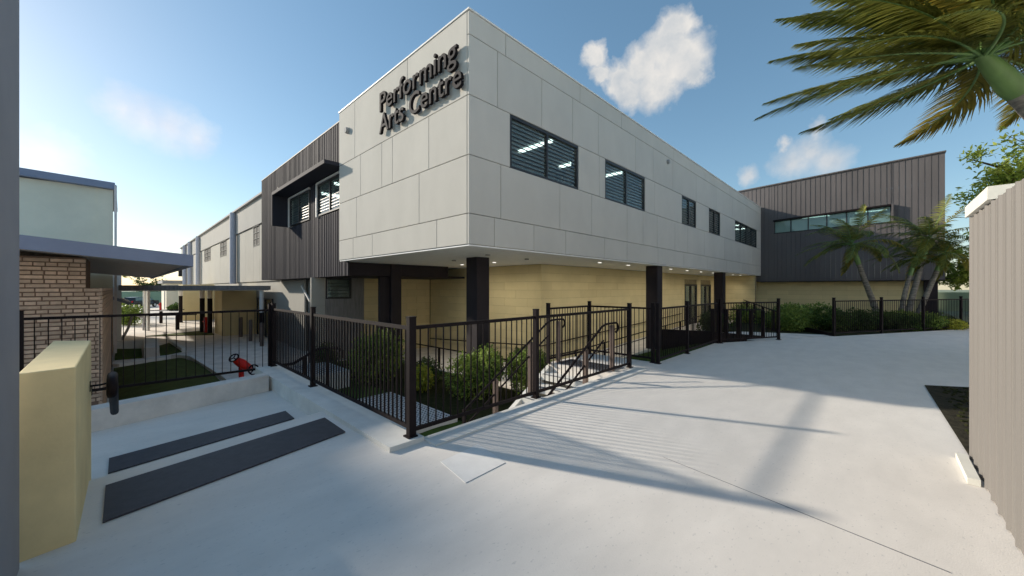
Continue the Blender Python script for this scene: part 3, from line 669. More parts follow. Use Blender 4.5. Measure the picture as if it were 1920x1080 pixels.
# unseen pale block behind the camera, added to bounce sunlight onto the shaded long face
OB = thing('bounce_block', (9, -16, 0), 'long pale unseen block added to bounce sunlight onto the arts building', 'building')
MB().box(-15, 33, -24, -14.6, 0, 7.4).build('wall', 'white_trim', OB); MB().box(-15.4, 33.4, -24.4, -14.2, 7.402, 7.55).build('roof', 'grey_wall', OB)
for k in range(9):
    for z in (1.0, 4.5):
        w = box('window', -12 + k * 5.2, -9.6 + k * 5.2, -14.598, -14.55, z, z + 1.4, 'frame', OB)
        for q in (0, 1): box('pane', -11.92 + k * 5.2 + q * 1.18, -10.84 + k * 5.2 + q * 1.18, -14.549, -14.535, z + .08, z + 1.32, 'far_glass', w)
# ------------------------------------------------------------------ left foreground
CWp = thing('stub_wall', (-5.16, -1.6, 0), 'cream rendered stub wall at the left beside the dark strips', 'wall')
o = MB().prism([(-5.285, -2.32), (-5.06, -2.27), (-5.045, -.95), (-5.27, -.80)], -.30, lambda u, v: 1.10 + (v + 2.3) * .03).build('wall', 'cream_render', CWp)
bv = o.modifiers.new('bevel', 'BEVEL'); bv.width = .008; bv.segments = 2
PI_ = thing('corner_pier', (-5.6, -2.7, 0), 'tall blue grey pier cut by the left edge', 'pier')
box('pier', -5.9, -5.264, -3.0, -2.40, 0, 5.2, 'pier', PI_, .006)
T = thing('handrail', (-4.95, -.6, -.17), 'black bracketed handrail end on the cream stub wall', 'handrail')
pts = [(-4.915, -1.20, .70), (-4.915, -1.27, .70), (-4.915, -1.325, .725), (-4.915, -1.34, .77), (-4.915, -1.31, .815), (-4.915, -1.25, .83), (-4.915, -1.05, .83), (-4.915, -.6, .62), (-4.915, .2, .22), (-4.915, .4, .20)]
railpath(T, pts, .034)
for v, z in ((-1.12, .80), (-.86, .72)):
    MB().tube([(-4.93, v, z - .02), (-4.985, v, z - .03), (-5.05, v, z - .03)], .008, 8).box(-5.053, -5.042, v - .025, v + .025, z - .075, z + .01).build('bracket', 'black_metal', T)

# ------------------------------------------------------------------ brick annex with skillion canopy, and the tall cream building behind
A = thing('brick_annex', (-6.5, 6, ZL), 'tan brick annex wall with long thin bricks behind the thin fence', 'building')
def brickface(P, axis, pos, a, b, z0, z1, outward, H=.077, L=.285, shift=0):
    n = int((z1 - z0) / H)
    for j in range(n):
        q0 = z1 - (j + 1) * H; l = L if j % 2 == 0 else L / 2; x = b - (0 if j % 2 == 0 else L * .25) - (L * random.choice((.3, .55, .8)) if j % 2 == 0 else 0)
        edges = [b]
        while x > a + .02: edges.append(x); x -= l * random.uniform(.96, 1.04)
        edges.append(a)
        for e1, e0 in zip(edges[:-1], edges[1:]):
            if e1 - e0 < .04: continue
            jit = random.uniform(0, .006); d0, d1 = pos + outward * (.014 + jit), pos - outward * .03
            w = round(e1 - e0, 2); c = (e0 + e1) / 2; e0_, e1_ = c - w / 2, c + w / 2
            if axis == 'x': box('brick', e0_ + .009, e1_ - .009, pos + outward * .016, d1, q0 + .011, q0 + H - .011, 'brick', P, .004)
            else: box('brick', pos + outward * .016, d1, e0_ + .009, e1_ - .009, q0 + .008, q0 + H - .008, 'brick', P, .004)
brickface(A, 'x', 4.75, -6.45, -5.32, 1.60, 2.14, -1)
brickface(A, 'x', 4.75, -6.45, -5.13, -.60, 1.60, -1)
mb = MB().box(-12, -5.135, 4.752, 17.9, -1.3, 1.597).box(-12, -5.325, 4.752, 6.2, 1.598, 2.16)
mb.build('backing', 'brick_mortar', A)
# the receding side: courses run on as long thin pieces
for j in range(38):
    z = 1.60 - (j + 1) * .074
    off = 0 if j % 2 else .3
    ed = [4.75] + [4.75 + off + .9 * k for k in range(1, 4)] + [8.2, 17.9]
    MB().box(-5.165, -5.116, 4.736, 17.9, z + .008, z + .066).build('brick_course', 'brick', A)
box('downpipe', -5.08, -5.0, 17.6, 17.75, -1.25, 6.0, 'pink_soffit', A)
C_ = thing('skillion_canopy', (-6, 8, 2.0), 'low blue edged canopy roof sticking out over the brick wall', 'canopy')
cz = lambda u, v: 2.016 - (u + 3.92) * .092
MB().prism([(-13, 3.58), (-3.90, 3.58), (-3.90, 3.64), (-13, 3.64)], lambda u, v: cz(u, v), lambda u, v: cz(u, v) + .22).build('fascia', 'blue_fascia', C_)
MB().prism([(-3.96, 3.642), (-3.90, 3.642), (-3.90, 17.9), (-3.96, 17.9)], lambda u, v: cz(u, v), lambda u, v: cz(u, v) + .22).build('fascia', 'blue_fascia', C_)
MB().prism([(-13, 3.642), (-3.962, 3.642), (-3.962, 17.85), (-13, 17.85)], lambda u, v: cz(u, v) + .04, lambda u, v: cz(u, v) + .16).build('soffit', 'pink_soffit', C_)
G = thing('cream_building', (-9, 20, ZL), 'tall cream walled building with blue gutter behind the brick annex', 'building')
MB().box(-16, -5.32, 18.02, 25, -1.3, 5.9).build('wall', 'cream_wall', G)
box('corner_pilaster', -5.56, -5.12, 17.97, 18.2, -1.3, 5.85, 'cream_wall', G)
MB().prism([(-16, 17.7), (-5.06, 17.7), (-5.06, 18.01), (-16, 18.01)], lambda u, v: 5.86 - (u + 5.06) * .03, lambda u, v: 6.13 - (u + 5.06) * .035).build('gutter', 'blue_fascia', G)
MB().prism([(-16, 18.011), (-5.02, 18.011), (-5.02, 25.2), (-16, 25.2)], lambda u, v: 5.92 - (u + 5.06) * .03, lambda u, v: 6.10 - (u + 5.06) * .035).build('roof', 'grey_wall', G)
MB().box(-24, -12.5, 18.5, 20.5, -1.3, 9.4).build('shade_block', 'cream_wall', G)  # unseen tall block added off the left edge to shade the left paving
for v in (19.5,): box('side_panel', -5.318, -5.26, v, v + 4.6, 1.0, 5.0, 'white_trim', G)
Hs = thing('white_shed', (-5.2, 26, ZL), 'narrow white building end with a blue awning past the brick wall', 'building')
MB().box(-5.3, -4.86, 21.5, 27, -1.3, 3.2).build('wall', 'white_trim', Hs); MB().prism([(-5.3, 21.2), (-4.55, 21.2), (-4.55, 26), (-5.3, 26)], lambda u, v: .95 - (u + 5) * .5, lambda u, v: 1.1 - (u + 5) * .5).build('awning', 'blue_fascia', Hs)

# ------------------------------------------------------------------ long hall
Hh = thing('long_hall', (6, 40, ZL), 'long white hall with pale downpipes receding behind the court', 'building')
MB().box(1.0, 14, 17.2, 63, 2.0, 5.44).build('wall', 'joint', Hh)
HW = [(20.9, 22.5), (31.2, 34.0), (38.9, 42.8)]
cuts = [17.2, 20.9, 22.5, 24.6, 27.2, 29.4, 31.2, 34.0, 36.6, 38.9, 42.8, 45.3, 48.6, 52.2, 57.5, 63]
for a, b in zip(cuts[:-1], cuts[1:]):
    if (a, b) in HW:
        box('wall_panel', .94, .999, a + .01, b - .01, 2.0, 4.17, 'hall_wall', Hh)
    else: box('wall_panel', .94, .999, a + .01, b - .01, 2.0, 5.40, 'hall_wall', Hh)
for a, b in HW:
    w = box('window', .95, .998, a + .02, b - .02, 4.19, 4.25, 'frame', Hh)
    for k in range(3): box('louvre', .955, .985, a + .1, b - .1, 4.33 + k * .37, 4.60 + k * .37, 'far_glass', w); box('frame', .94, .998, a + .03, b - .03, 4.27 + k * .37, 4.32 + k * .37, 'frame', w)
    for y in (a + .05, (a + b) / 2, b - .05): box('mullion', .93, .998, y - .05, y + .05, 4.251, 5.38, 'frame', w)
    box('head', .9, .998, a, b, 5.39, 5.44, 'frame', w)
cu2 = [17.2, 27.2, 36.6, 45.3, 52.2, 63]
for a, b in zip(cu2[:-1], cu2[1:]): box('band_panel', .86, .999, a + .01, b - .01, 5.45, 7.0, 'hall_band', Hh)
MB().box(.99, 14, 17.2, 63, 5.441, 6.98).build('band_backing', 'hall_band', Hh)
box('roof_edge', .70, 14, 17.2, 63.3, 7.01, 7.12, 'grey_wall', Hh)
for v in (27.45, 45.35, 52.2, 57.5): MB().tube([(.72, v, 1.9), (.72, v, 7.0)], .2, 12).build('downpipe', 'pipe', Hh)
for k in range(2): box('end_louvre', .6, 1.2, 63.3 + k * .0, 63.9, 3.2 + k * 1.5, 4.3 + k * 1.5, 'frame', Hh)
MB().box(1.02, 14, 10, 63, -1.3, 1.99).build('lower_wall', 'hall_wall', Hh)
box('yellow_end', -.72, 1.01, 22.05, 24.6, -1.3, 1.7, 'yellow_block', Hh); box('yellow_end', -1.15, 1.01, 37.5, 41.2, -1.3, 1.9, 'yellow_block', Hh)
for v in (18.3, 20.2):
    d = box('door', .93, 1.015, v, v + .08, -1.24, 1.0, 'frame', Hh); box('frame', .93, 1.015, v + 1.32, v + 1.4, -1.24, 1.0, 'frame', d); box('frame', .93, 1.015, v + .08, v + 1.32, .92, 1.0, 'frame', d); box('pane', .96, 1.012, v + .08, v + 1.32, -1.24, .92, 'door_glass', d)
    box('handle', .88, .93, v + .1, v + .13, -.4, .1, 'frame', d)
box('white_panel', .85, .93, 12.6, 14.9, -1.25, 1.98, 'hall_wall', Hh); MB().bar((.9, 11.2, .5), (.8, 12.8, 1.7), .06, .08).build('brace', 'white_trim', Hh)

# flat dark canopy over the court with part painted posts
K = thing('walkway_canopy', (-2, 24, 1.5), 'flat dark walkway canopy on posts across the lower court', 'canopy')
MB().box(-4.96, .68, 17.4, 36, 1.50, 1.72).build('roof', 'grey_board', K); MB().box(-4.9, .6, 17.5, 35.9, 1.47, 1.498).build('soffit', 'white_trim', K)
for u, v in ((-1.28, 25.09), (-1.02, 24.09), (-1.46, 35.5)):
    p = MB().tube([(u, v, ZL), (u, v, .95)], .13, 12).build('post', 'black_metal', K); MB().tube([(u, v, .951), (u, v, 1.47)], .13, 12).build('white_band', 'white_trim', p)
for u, v in ((-3.64, 29.13), (-3.6, 35.5)): MB().tube([(u, v, ZL), (u, v, 1.47)], .11, 12).build('post', 'silver', K)
MB().tube([(.3, 17.6, ZL), (.3, 17.6, .3)], .10, 12).build('post', 'black_metal', K); MB().tube([(.3, 17.6, .301), (.3, 17.6, 1.47)], .10, 12).build('white_band', 'white_trim', K)
# bollards
for (u, v, m, lab) in ((-.01, 20.82, 'tan_post', 'brown bollard farthest back beside the yellow block'), (-.04, 18.33, 'tan_post', 'brown bollard in the middle of the row of three'), (-.08, 15.8, 'tan_post', 'brown bollard nearest to the dense fence')):
    o = MB().tube([(u, v, ZL), (u, v, ZL + 1.12), (u, v, ZL + 1.15)], [.085, .085, .06], 14).build('bollard', m); tag(o, lab, 'bollard', 'bollards by the hall doors')
# court furniture
T = thing('guard_rail', (-2.2, 30, ZL), 'low black guard rail on short posts under the canopy', 'rail')
for u, v in ((-2.2, 28.57), (-2.64, 35.8), (-1.43, 35.9)): box('post', u - .1, u + .1, v - .1, v + .1, ZL, ZL + .98, 'black_metal', T)
railpath(T, [(-3.6, 28.8, ZL + 1.0), (-1.2, 28.3, ZL + 1.0)], .035); railpath(T, [(-3.8, 35.8, ZL + 1.05), (-1.2, 35.9, ZL + 1.05)], .035)
T = thing('bent_handrail', (-4.5, 27, ZL), 'bent blue grey handrail beside the white building end', 'handrail')
railpath(T, [(-4.85, 23.9, ZL), (-4.6, 24.4, ZL + .6), (-4.45, 24.7, ZL + 1.25), (-4.35, 25.2, ZL + 1.3), (-4.0, 28.0, ZL + 1.0), (-3.85, 29.5, ZL + .95), (-3.83, 29.7, ZL + .8), (-3.83, 29.7, ZL)], .06, m='pier')
# hydrant with hand wheels near the fence
def ring(mb, c, ax, r, t, m=0, n=14):
    c = Vector(c); ax = Vector(ax).normalized(); a = ax.orthogonal().normalized(); b = ax.cross(a)
    mb.tube([c + (a * math.cos(2 * math.pi * i / n) + b * math.sin(2 * math.pi * i / n)) * r for i in range(n + 1)], t, 6, m, False)
    for i in range(3): q = 2 * math.pi * i / 3; mb.tube([c, c + (a * math.cos(q) + b * math.sin(q)) * r], t * .8, 5, m)
T = thing('hydrant_valve', (-2.35, 7.6, ZL), 'red twin hydrant valve with black hand wheels behind the thin fence', 'hydrant')
MB().tube([(-2.4, 7.6, ZL), (-2.4, 7.6, -.72), (-2.36, 7.5, -.62)], [.07, .07, .10], 12).tube([(-2.52, 7.68, -.52), (-2.40, 7.58, -.62), (-2.2, 7.42, -.80)], [.10, .13, .10], 12).build('body', 'red', T)
mb = MB(); ring(mb, (-2.58, 7.62, -.44), (-.55, -.45, .6), .125, .02); mb.build('hand_wheel', 'black_metal', T)
mb = MB(); ring(mb, (-2.16, 7.28, -.80), (.3, -.9, .1), .14, .022); mb.build('hand_wheel', 'black_metal', T)
o = thing('fire_post', (-1.2, 24.4, ZL), 'slim red fire post beside the canopy posts', 'hydrant'); MB().tube([(-1.16, 24.55, ZL), (-1.16, 24.55, ZL + .98), (-1.16, 24.55, ZL + 1.02)], [.1, .1, .07], 12).build('post', 'red', o); MB().tube([(-1.16, 24.55, ZL + .75), (-1.3, 24.5, ZL + .75)], .05, 8).build('outlet', 'red', o)
o = thing('fire_post', (-1.2, 58, ZL), 'small far red fire post near the parked car', 'hydrant'); MB().tube([(-1.4, 60, ZL), (-1.4, 60, ZL + .95), (-1.4, 60, ZL + 1.02)], [.12, .12, .08], 10).build('post', 'red', o); MB().tube([(-1.4, 60, ZL + .7), (-1.6, 59.8, ZL + .7)], .08, 8).build('outlet', 'red', o)
# turf beds with kerbs, low concrete seats
def bed(poly, label, m='turf', z=.05):
    o = MB().prism(poly, ZL - .05, ZL + z).build('turf_bed', m); tag(o, label, 'turf')
mb = MB(); gu, gv2 = 9, 16; vs2 = []
for i in range(gu):
    for j in range(gv2):
        a, b = i / (gu - 1), j / (gv2 - 1); v = 2.95 + b * (13.4 + 1.0 * a - 2.95); u = -5.05 + a * (2.27 - .35 * ss(.75, 1, b) - .15 * ss(.35, 0, b))
        vs2.append((u, v, ZL + .04 + .30 * math.sin(math.pi * min(1, max(0, a))) * math.sin(math.pi * b) ** .6))
mb.add(vs2, [(i * gv2 + j, (i + 1) * gv2 + j, (i + 1) * gv2 + j + 1, i * gv2 + j + 1) for i in range(gu - 1) for j in range(gv2 - 1)], 0, True)
tag(mb.build('turf_bed', 'turf'), 'big dark turf bank in front of the low back wall', 'turf')
bed([(-5.05, 15.7), (-4.28, 15.6), (-4.22, 18.6), (-5.05, 19.3)], 'small green turf bed beside the brick side wall', 'lawn')
bed([(-3.74, 15.6), (-3.0, 16.3), (-3.15, 20.2), (-3.6, 19.2)], 'dark pointed turf bed behind the concrete seat block')
bed([(-3.9, 24.9), (-.95, 23.0), (-.97, 26.3), (-2.2, 25.6)], 'thin dark turf strip at the foot of the canopy posts')
def kerbs(name, pts, w, h, label):
    T = thing(name, (*pts[0], ZL), label, 'kerb')
    for a, b in zip(pts[:-1], pts[1:]):
        a_, b_ = Vector((*a, ZL + h / 2)), Vector((*b, ZL + h / 2)); d = (b_ - a_).normalized() * .01; MB().bar(a_ + d, b_ - d, w, h).build('kerb_piece', 'concrete_light', T)
kerbs('kerb', [(-3.41, 14.62), (-2.93, 13.8), (-2.78, 11.2), (-2.66, 8.6), (-2.62, 6.2)], .14, .16, 'pale kerb round the right side of the big turf bed')
kerbs('kerb', [(-5.05, 14.0), (-3.5, 14.85)], .5, .10, 'flat pale kerb along the far side of the big turf bed')
kerbs('kerb', [(-2.93, 16.3), (-3.1, 20.4)], .16, .18, 'short pale kerb beside the pointed turf bed')
o = MB().prism([(-4.22, 15.5), (-3.78, 15.3), (-3.62, 19.2), (-4.1, 19.4)], ZL - .05, ZL + .42).build('seat_block', 'concrete_light'); tag(o, 'pale concrete seat block between two turf beds', 'seat')
o = MB().prism([(-5.1, 19.4), (-4.12, 19.5), (-4.12, 20.0), (-5.1, 20.0)], ZL - .05, ZL + .34).build('seat_block', 'concrete_light'); tag(o, 'low pale concrete edge behind the small green turf bed', 'seat')

# ------------------------------------------------------------------ parked car far off
def car(loc, rotz, label):
    T = thing('parked_car', loc, label, 'car'); T.rotation_euler = (0, 0, rotz)
    def part(mb, name, m, par=T):
        o = mb.build(name, m, None, (0, 0, 0)); o.parent = par; W[o] = Vector((0, 0, 0)); return o
    side = [(-2.2, .35), (-2.22, .75), (-2.1, .98), (-1.35, 1.02), (-.75, 1.50), (.75, 1.56), (1.75, 1.50), (2.05, 1.0), (2.15, .7), (2.1, .35)]
    def loft(side, w0, w1, zc):
        mb = MB(); n = len(side); vs = []
        for s in (-1, 1):
            for x, z in side: vs.append((x, s * (w1 if z > zc else w0), z))
        mb.add(vs, [tuple(range(n)), tuple(range(2 * n - 1, n - 1, -1))] + [(i, n + i, n + (i + 1) % n, (i + 1) % n) for i in range(n)]); return mb
    b = part(loft(side, .86, .68, 1.2), 'body', 'car_paint')
    glass = [(-1.2, 1.05), (-.70, 1.44), (.70, 1.50), (1.60, 1.44), (1.82, 1.05)]
    part(loft(glass, .865, .715, 1.2), 'side_glass', 'silver' if False else 'window_glass')
    for x in (-1.4, 1.35):
        for s in (-1, 1):
            w = part(MB().tube([(x, s * .72, .33), (x, s * .90, .33)], .33, 16), 'wheel', 'tyre'); part(MB().tube([(x, s * .902, .33), (x, s * .915, .33)], .19, 10), 'rim', 'silver', w)
    for s in (-1, 1): part(MB().box(-2.235, -2.17, s * .6 - .16, s * .6 + .16, .70, .84), 'headlight', 'white_trim'); part(MB().box(2.10, 2.17, s * .66 - .1, s * .66 + .1, .78, 1.0), 'tail_light', 'red')
car((-2.9, 73.2, ZL - .02), R(-135 + 4), 'dark parked car on the far road seen under the canopy')
T = thing('low_block', (1, 66, ZL), 'low grey building beyond the canopy at the far road', 'building')
MB().box(-.8, 6, 60.9, 69.5, -1.3, 2.2).build('wall', 'cream_wall', T); MB().box(-1.2, 6.2, 60.5, 69.8, 2.21, 2.6).build('roof', 'grey_wall', T); box('door', -.86, -.79, 62.5, 64.0, -1.25, 1.2, 'grey_board', T)
o = MB().box(-60, 60, 96, 96.4, -1.3, .9).build('far_wall', 'pale_green_wall'); tag(o, 'pale green far fence beyond the road', 'fence')
o = MB().box(36.0, 36.2, -24, -4, -.5, 1.30).build('boundary_wall', 'pale_green_wall'); tag(o, 'pale green boundary wall behind the fence at far right', 'wall')
tag(MB().prism([(24, -30), (80, -30), (80, 4), (34.5, 4), (34.5, -9), (24, -9)], -1.33, -.03).build('verge', 'far_ground'), kind='structure')

# ------------------------------------------------------------------ vegetation
def leaf_quads(P, Nn, size, aspect=.58):
    """diamond leaves at P with random orientation biased along Nn"""
    n = len(P); t = rng.normal(size=(n, 3)); t += Nn * .6; t /= np.linalg.norm(t, axis=1)[:, None]
    q = rng.normal(size=(n, 3)); s = np.cross(t, q); s /= np.linalg.norm(s, axis=1)[:, None] + 1e-9
    L = size * rng.uniform(.6, 1.3, (n, 1))
    V = np.stack([P, P + t * L * .5 + s * L * aspect * .5, P + t * L, P + t * L * .5 - s * L * aspect * .5], 1).reshape(-1, 3)
    return V, np.arange(4 * n).reshape(n, 4)
def shrub(base, rx, ry, h, n, leaf, m, label, name='shrub', lobes=7, group=None):
    T = thing(name, base, label, 'shrub', group)
    Pn, Nn = [], []
    cs = [(rng.uniform(-.55, .55) * rx, rng.uniform(-.55, .55) * ry, rng.uniform(.30, .72) * h, rng.uniform(.38, .6)) for _ in range(lobes)]
    cs.append((0, 0, .45 * h, .62))
    per = n // len(cs)
    for cx, cy, cz_, r in cs:
        d = rng.normal(size=(per, 3)); d /= np.linalg.norm(d, axis=1)[:, None]
        rad = rng.uniform(.55, 1.06, (per, 1)) ** .6
        lump = 1 + .14 * np.sin(d[:, :1] * 9 + cx * 7) * np.cos(d[:, 2:] * 8 + cy * 5)
        p = np.array([cx, cy, cz_]) + d * rad * lump * r * np.array([rx, ry, h * .9])
        Pn.append(p); Nn.append(d)
    Pn = np.concatenate(Pn); Nn = np.concatenate(Nn); k = Pn[:, 2] > .02; Pn, Nn = Pn[k], Nn[k]
    V, F = leaf_quads(Pn + np.array(base), Nn, leaf)
    fast_mesh('foliage', V, F, m, T)
    mb = MB()
    for i in range(9):
        a = rng.uniform(0, 6.28); mb.tube([base, (base[0] + .3 * rx * math.cos(a), base[1] + .3 * ry * math.sin(a), base[2] + .4 * h), (base[0] + .6 * rx * math.cos(a), base[1] + .6 * ry * math.sin(a), base[2] + .75 * h)], [.018, .012, .005], 5)
    mb.build('stems', 'wood', T); return T
shrub((.55, 5.0, -1.22), .95, .95, 1.35, 7650, 0.094, 'leaf_mid', 'large green shrub left of the corner post near the dark column')
shrub((1.5, 3.9, -1.22), .55, .55, .65, 3500, .06, 'leaf_dark', 'small dark shrub beneath the first dark columns')
shrub((.85, 3.15, -1.22), .48, .48, .62, 3400, 0.069, 'leaf_yellow', 'low yellow green shrub just right of the corner post')
shrub((1.45, 1.55, -1.22), .90, .85, 1.12, 7650, 0.081, 'leaf_mid', 'round green shrub in front of the corner column')
shrub((2.55, .55, -1.22), .85, .75, 1.18, 6800, 0.081, 'leaf_mid', 'green shrub beside the far stair handrail')
shrub((-.1, 7.3, -1.24), .5, .7, .9, 3500, .06, 'leaf_dark', 'dark shrub half hidden behind the dense fence')
R_ = 'shrubs in the right hand bed'
shrub((12.75, -3.3, -.05), .75, .7, .66, 5500, .085, 'leaf_mid', 'pale green shrub right beside the path opening', group=R_)
shrub((13.9, -3.6, -.05), 1.25, 1.2, .92, 9000, .085, 'leaf_mid', 'broadest round shrub left of the single palm', group=R_)
shrub((14.3, -4.75, -.05), .9, .8, .82, 6000, .085, 'leaf_dark', 'dark shrub behind the first post of the long fence', group=R_)
shrub((15.6, -5.4, -.05), .9, .8, .72, 5000, .08, 'leaf_dark', 'low dark shrub at the foot of the single palm', group=R_)
shrub((16.2, -6.35, -.05), .95, .8, .66, 5000, .08, 'leaf_dark', 'low dark shrub in front of the palm cluster', group=R_)
shrub((17.2, -7.0, -.05), 1.1, .8, .62, 5500, .08, 'leaf_mid', 'low green mound right of the palm cluster', group=R_)
shrub((17.6, -7.85, -.05), .55, .5, .42, 2500, .07, 'leaf_yellow', 'small yellow green shrub near the wing column', group=R_)
shrub((17.9, -1.0, -.35), 1.0, .7, 1.0, 5000, .09, 'leaf_mid', 'green shrub behind the short fence by the ramp', group=R_)
shrub((15.9, -1.6, -.35), .9, .7, .9, 5000, .09, 'leaf_mid', 'green shrub left of the edging rail by the ramp', group=R_)
shrub((12.6, -.9, -.5), .9, .6, .95, 4500, .08, 'leaf_dark', 'dark shrub below the ramp beside the second column', group=R_)
shrub((-4.6, 36, ZL), 1.0, 1.6, 1.4, 3500, .16, 'leaf_mid', 'green bush beside the bent handrail in the court')
shrub((.4, 57.5, ZL), 1.6, 1.0, .9, 2000, .2, 'leaf_dark', 'dark low bush before the low grey building')

def frond(o, az, el, L, droop, wind, pairs, ll, m, T, width=.035, m_old=None, wide=1.):
    """one pinnate frond from o; wind bends rachis and leaflets"""
    d = Vector((math.cos(az) * math.cos(el), math.sin(az) * math.cos(el), math.sin(el))); wind = Vector(wind)
    p = Vector(o); pts = [p.copy()]; ds = [d.copy()]; N = 22
    for i in range(N):
        d = (d + (Vector((0, 0, -1)) * droop + wind) * (1.0 / N) * (.5 + 1.6 * i / N)).normalized(); p = p + d * L / N; pts.append(p.copy()); ds.append(d.copy())
    mb = MB().tube(pts, [max(.004, width * (1 - .92 * i / N)) for i in range(N + 1)], 5)
    fr = mb.build('frond', 'crownshaft', T)
    V, F = [], []
    for k in range(pairs):
        t = .10 + .89 * (k + .5) / pairs; x = t * N; i = min(N - 1, int(x)); f = x - i
        c = pts[i].lerp(pts[i + 1], f); dd = ds[i].lerp(ds[i + 1], f).normalized()
        s0 = dd.cross(Vector((0, 0, 1))); s0 = s0.normalized() if s0.length > .05 else Vector((1, 0, 0)); up = s0.cross(dd).normalized()
        l = ll * (math.sin(math.pi * min(1, .18 + .80 * t)) ** .8) * random.uniform(.85, 1.12)
        for s in (-1, 1):
            q = (s0 * s * random.uniform(.75, 1.0) + dd * (.65 + .5 * t) + up * random.uniform(.05, .45)).normalized(); w = random.uniform(.010, .016) * (ll / .5) * wide
            a = c.copy(); b0 = len(V); nrm = dd * w
            for j in range(4):
                wd = (w, w * 1.25, w * .9, w * .12)[j]; V += [a - up.cross(q).normalized() * wd, a + up.cross(q).normalized() * wd]
                q = (q + Vector((0, 0, -1)) * .34 + wind * .30).normalized(); a = a + q * l / 3
            for j in range(3): F.append((b0 + 2 * j, b0 + 2 * j + 1, b0 + 2 * j + 3, b0 + 2 * j + 2))
    fast_mesh('leaflets', np.array([tuple(v) for v in V]), np.array(F), m_old or m, fr)
    return fr
def palm(base, curve, r0, r1, fronds, label, shaft=.9, L=2.2, ll=.5, wind=(0, 0, 0), pairs=46, name='palm_tree', group=None, seed=1, els=(-.35, 1.2), wide=1.3, dr=(.8, 1.3)):
    random.seed(seed)
    T = thing(name, base, label, 'palm', group)
    n = len(curve); c = [Vector(p) for p in curve]
    def cr(t):
        x = t * (n - 1); i = min(n - 2, int(x)); return c[i].lerp(c[i + 1], x - i)
    pts = []
    for i in range(25):
        t = i / 24; p = cr(t); p = (cr(max(0, t - .06)) + p + cr(min(1, t + .06))) / 3; pts.append(p)
    rs = [r0 + (r1 - r0) * (i / 24) + (.006 if i % 2 else 0) for i in range(25)]; rs[0] *= 1.35
    MB().tube(pts, rs, 12).build('trunk', 'bark', T)
    d = (pts[-1] - pts[-4]).normalized(); top = pts[-1] + d * shaft
    MB().tube([pts[-1] - d * .02, pts[-1] + d * shaft * .15, pts[-1] + d * shaft * .6, top], [r1 * 1.1, r1 * 1.22, r1 * 1.0, r1 * .65], 12).build('crownshaft', 'crownshaft', T)
    for i in range(fronds):
        az = i * 2.39996 + random.uniform(-.2, .2); el = els[0] + (els[1] - els[0]) * ((i + .5) / fronds) + random.uniform(-.1, .1)
        frond(top - d * shaft * .12 * random.random(), az, el, L * random.uniform(.82, 1.1), random.uniform(*dr), wind, pairs, ll, 'leaf_palm', T, r1 * .22, 'leaf_palm_old' if i % 5 == 0 else 'leaf_palm', wide)
    return T
WIND = (-.25, .42, 0.02)
palm((7.6, -9.9, 0), [(7.6, -9.9, 0), (6.6, -9.0, 2.2), (5.55, -8.0, 4.0), (5.0, -7.46, 4.75)], .20, .135, 46, 'large windswept palm overhanging the top right corner', .85, 3.05, .60, (-.52, .88, .10), 96, seed=4, els=(-.05, 1.3), wide=.75, dr=(.25, .7))
palm((18.9, -5.95, -.05), [(18.9, -5.95, -.05), (18.75, -5.75, .9), (18.45, -5.5, 1.8), (18.2, -5.25, 2.75)], .13, .085, 20, 'single leaning palm in front of the dark wing', 1.0, 2.15, .46, tuple(1.3 * x for x in WIND), 34, group='palms before the wing', seed=11)
palm((18.85, -6.75, -.05), [(18.85, -6.75, -.05), (19.0, -6.9, .9), (19.25, -7.1, 1.9), (19.5, -7.3, 2.9)], .12, .085, 20, 'tallest palm of the right cluster with pale trunk', 1.05, 2.15, .46, tuple(1.2 * x for x in WIND), 34, group='palms before the wing', seed=12)
palm((18.7, -6.55, -.05), [(18.7, -6.55, -.05), (18.75, -6.65, .8), (18.85, -6.75, 1.5), (19.0, -6.9, 2.2)], .10, .07, 13, 'thin palm at the left of the right cluster', .8, 1.6, .38, tuple(1.2 * x for x in WIND), 30, group='palms before the wing', seed=13)
palm((19.15, -7.0, -.05), [(19.15, -7.0, -.05), (19.35, -7.25, .8), (19.6, -7.5, 1.6), (19.85, -7.75, 2.4)], .11, .08, 15, 'leaning palm at the right of the right cluster', .8, 1.7, .40, tuple(1.2 * x for x in WIND), 30, group='palms before the wing', seed=14)
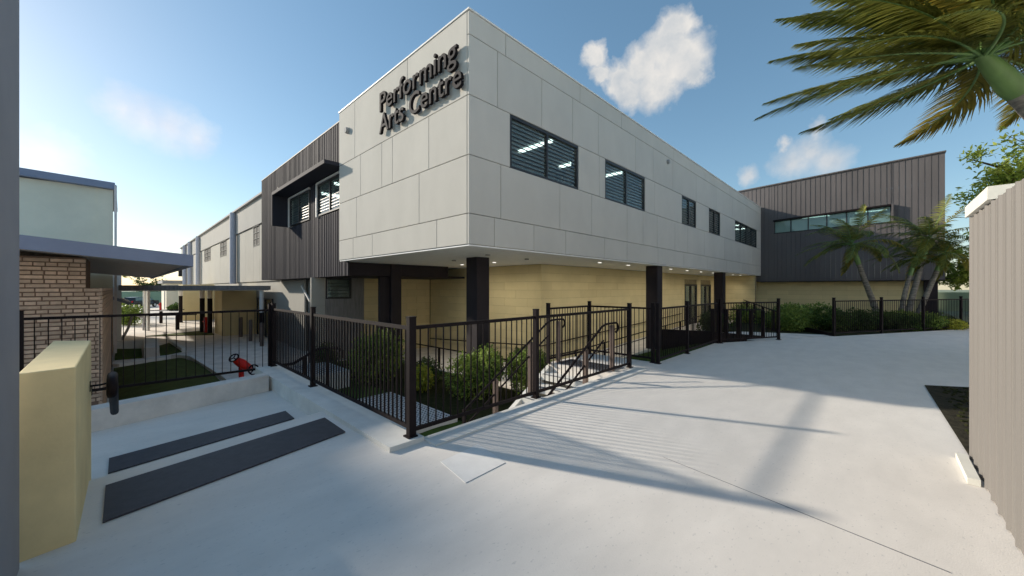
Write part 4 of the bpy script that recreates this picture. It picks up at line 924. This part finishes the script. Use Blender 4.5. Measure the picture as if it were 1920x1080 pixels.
palm((-6.1, 52, ZL), [(-6.1, 52, ZL), (-6.0, 52.3, 1.2), (-5.8, 52.6, 3.0)], .24, .17, 11, 'distant palm above the canopy by the far road', .7, 2.9, .8, (0, 0, 0), 26, seed=21)

def tree(base, h, spread, n, leaf, m, label, seed=3, crown_z=.55, group=None):
    r = np.random.default_rng(seed); T = thing('leafy_tree', base, label, 'tree', group); b = Vector(base)
    mb = MB().tube([b, b + Vector((.1, .05, h * .3)), b + Vector((.0, .1, h * .6))], [.16, .12, .07], 9); tips = []
    for i in range(16):
        a = r.uniform(0, 6.28); z0 = h * r.uniform(.28, .6); e = r.uniform(.1, .9); l = spread * r.uniform(.6, 1.1)
        p0 = b + Vector((0, .05, z0)); dirv = Vector((math.cos(a) * math.cos(e), math.sin(a) * math.cos(e), math.sin(e)))
        p1 = p0 + dirv * l * .5; p2 = p0 + dirv * l + Vector((0, 0, -.1 * l)); mb.tube([p0, p1, p2], [.045, .03, .008], 6)
        for j in range(7):
            q = p0.lerp(p2, r.uniform(.35, 1.0)); dd = Vector(r.normal(size=3)) * .35 * spread * .5; mb.tube([q, q + dd], [.012, .004], 4); tips.append((q, q + dd))
    mb.build('trunk', 'wood', T)
    P = []; N_ = []
    per = n // len(tips)
    for q, e in tips:
        t = r.uniform(.0, 1.1, (per, 1)); c = np.array(q) * (1 - t) + np.array(e) * t + r.normal(0, .10 * spread * .5, (per, 3)); P.append(c); N_.append(np.tile(np.array((e - q).normalized()) + np.array((0, 0, -.3)), (per, 1)))
    V, F = leaf_quads(np.concatenate(P), np.concatenate(N_), leaf, .38); fast_mesh('crown', V, F, m, T)
tree((8.75, -8.45, 0), 6.4, 1.85, 16000, .11, 'leaf_tree', 'bright leafy tree rising behind the beige ribbed wall', 5)
tree((29.0, -9.9, -.05), 5.6, 2.4, 9000, .2, 'leaf_tree', 'lower leafy tree between the wing and the ribbed wall', 8)
for i, (x, y, lab) in enumerate(((-9, 99, 'far tree left of the distant palm'), (-1, 101, 'far tree behind the parked car'), (9, 92, 'far tree beside the low grey building'))): tree((x, y, ZL), 5.5, 3.2, 2500, .45, 'leaf_dark', lab, 30 + i)
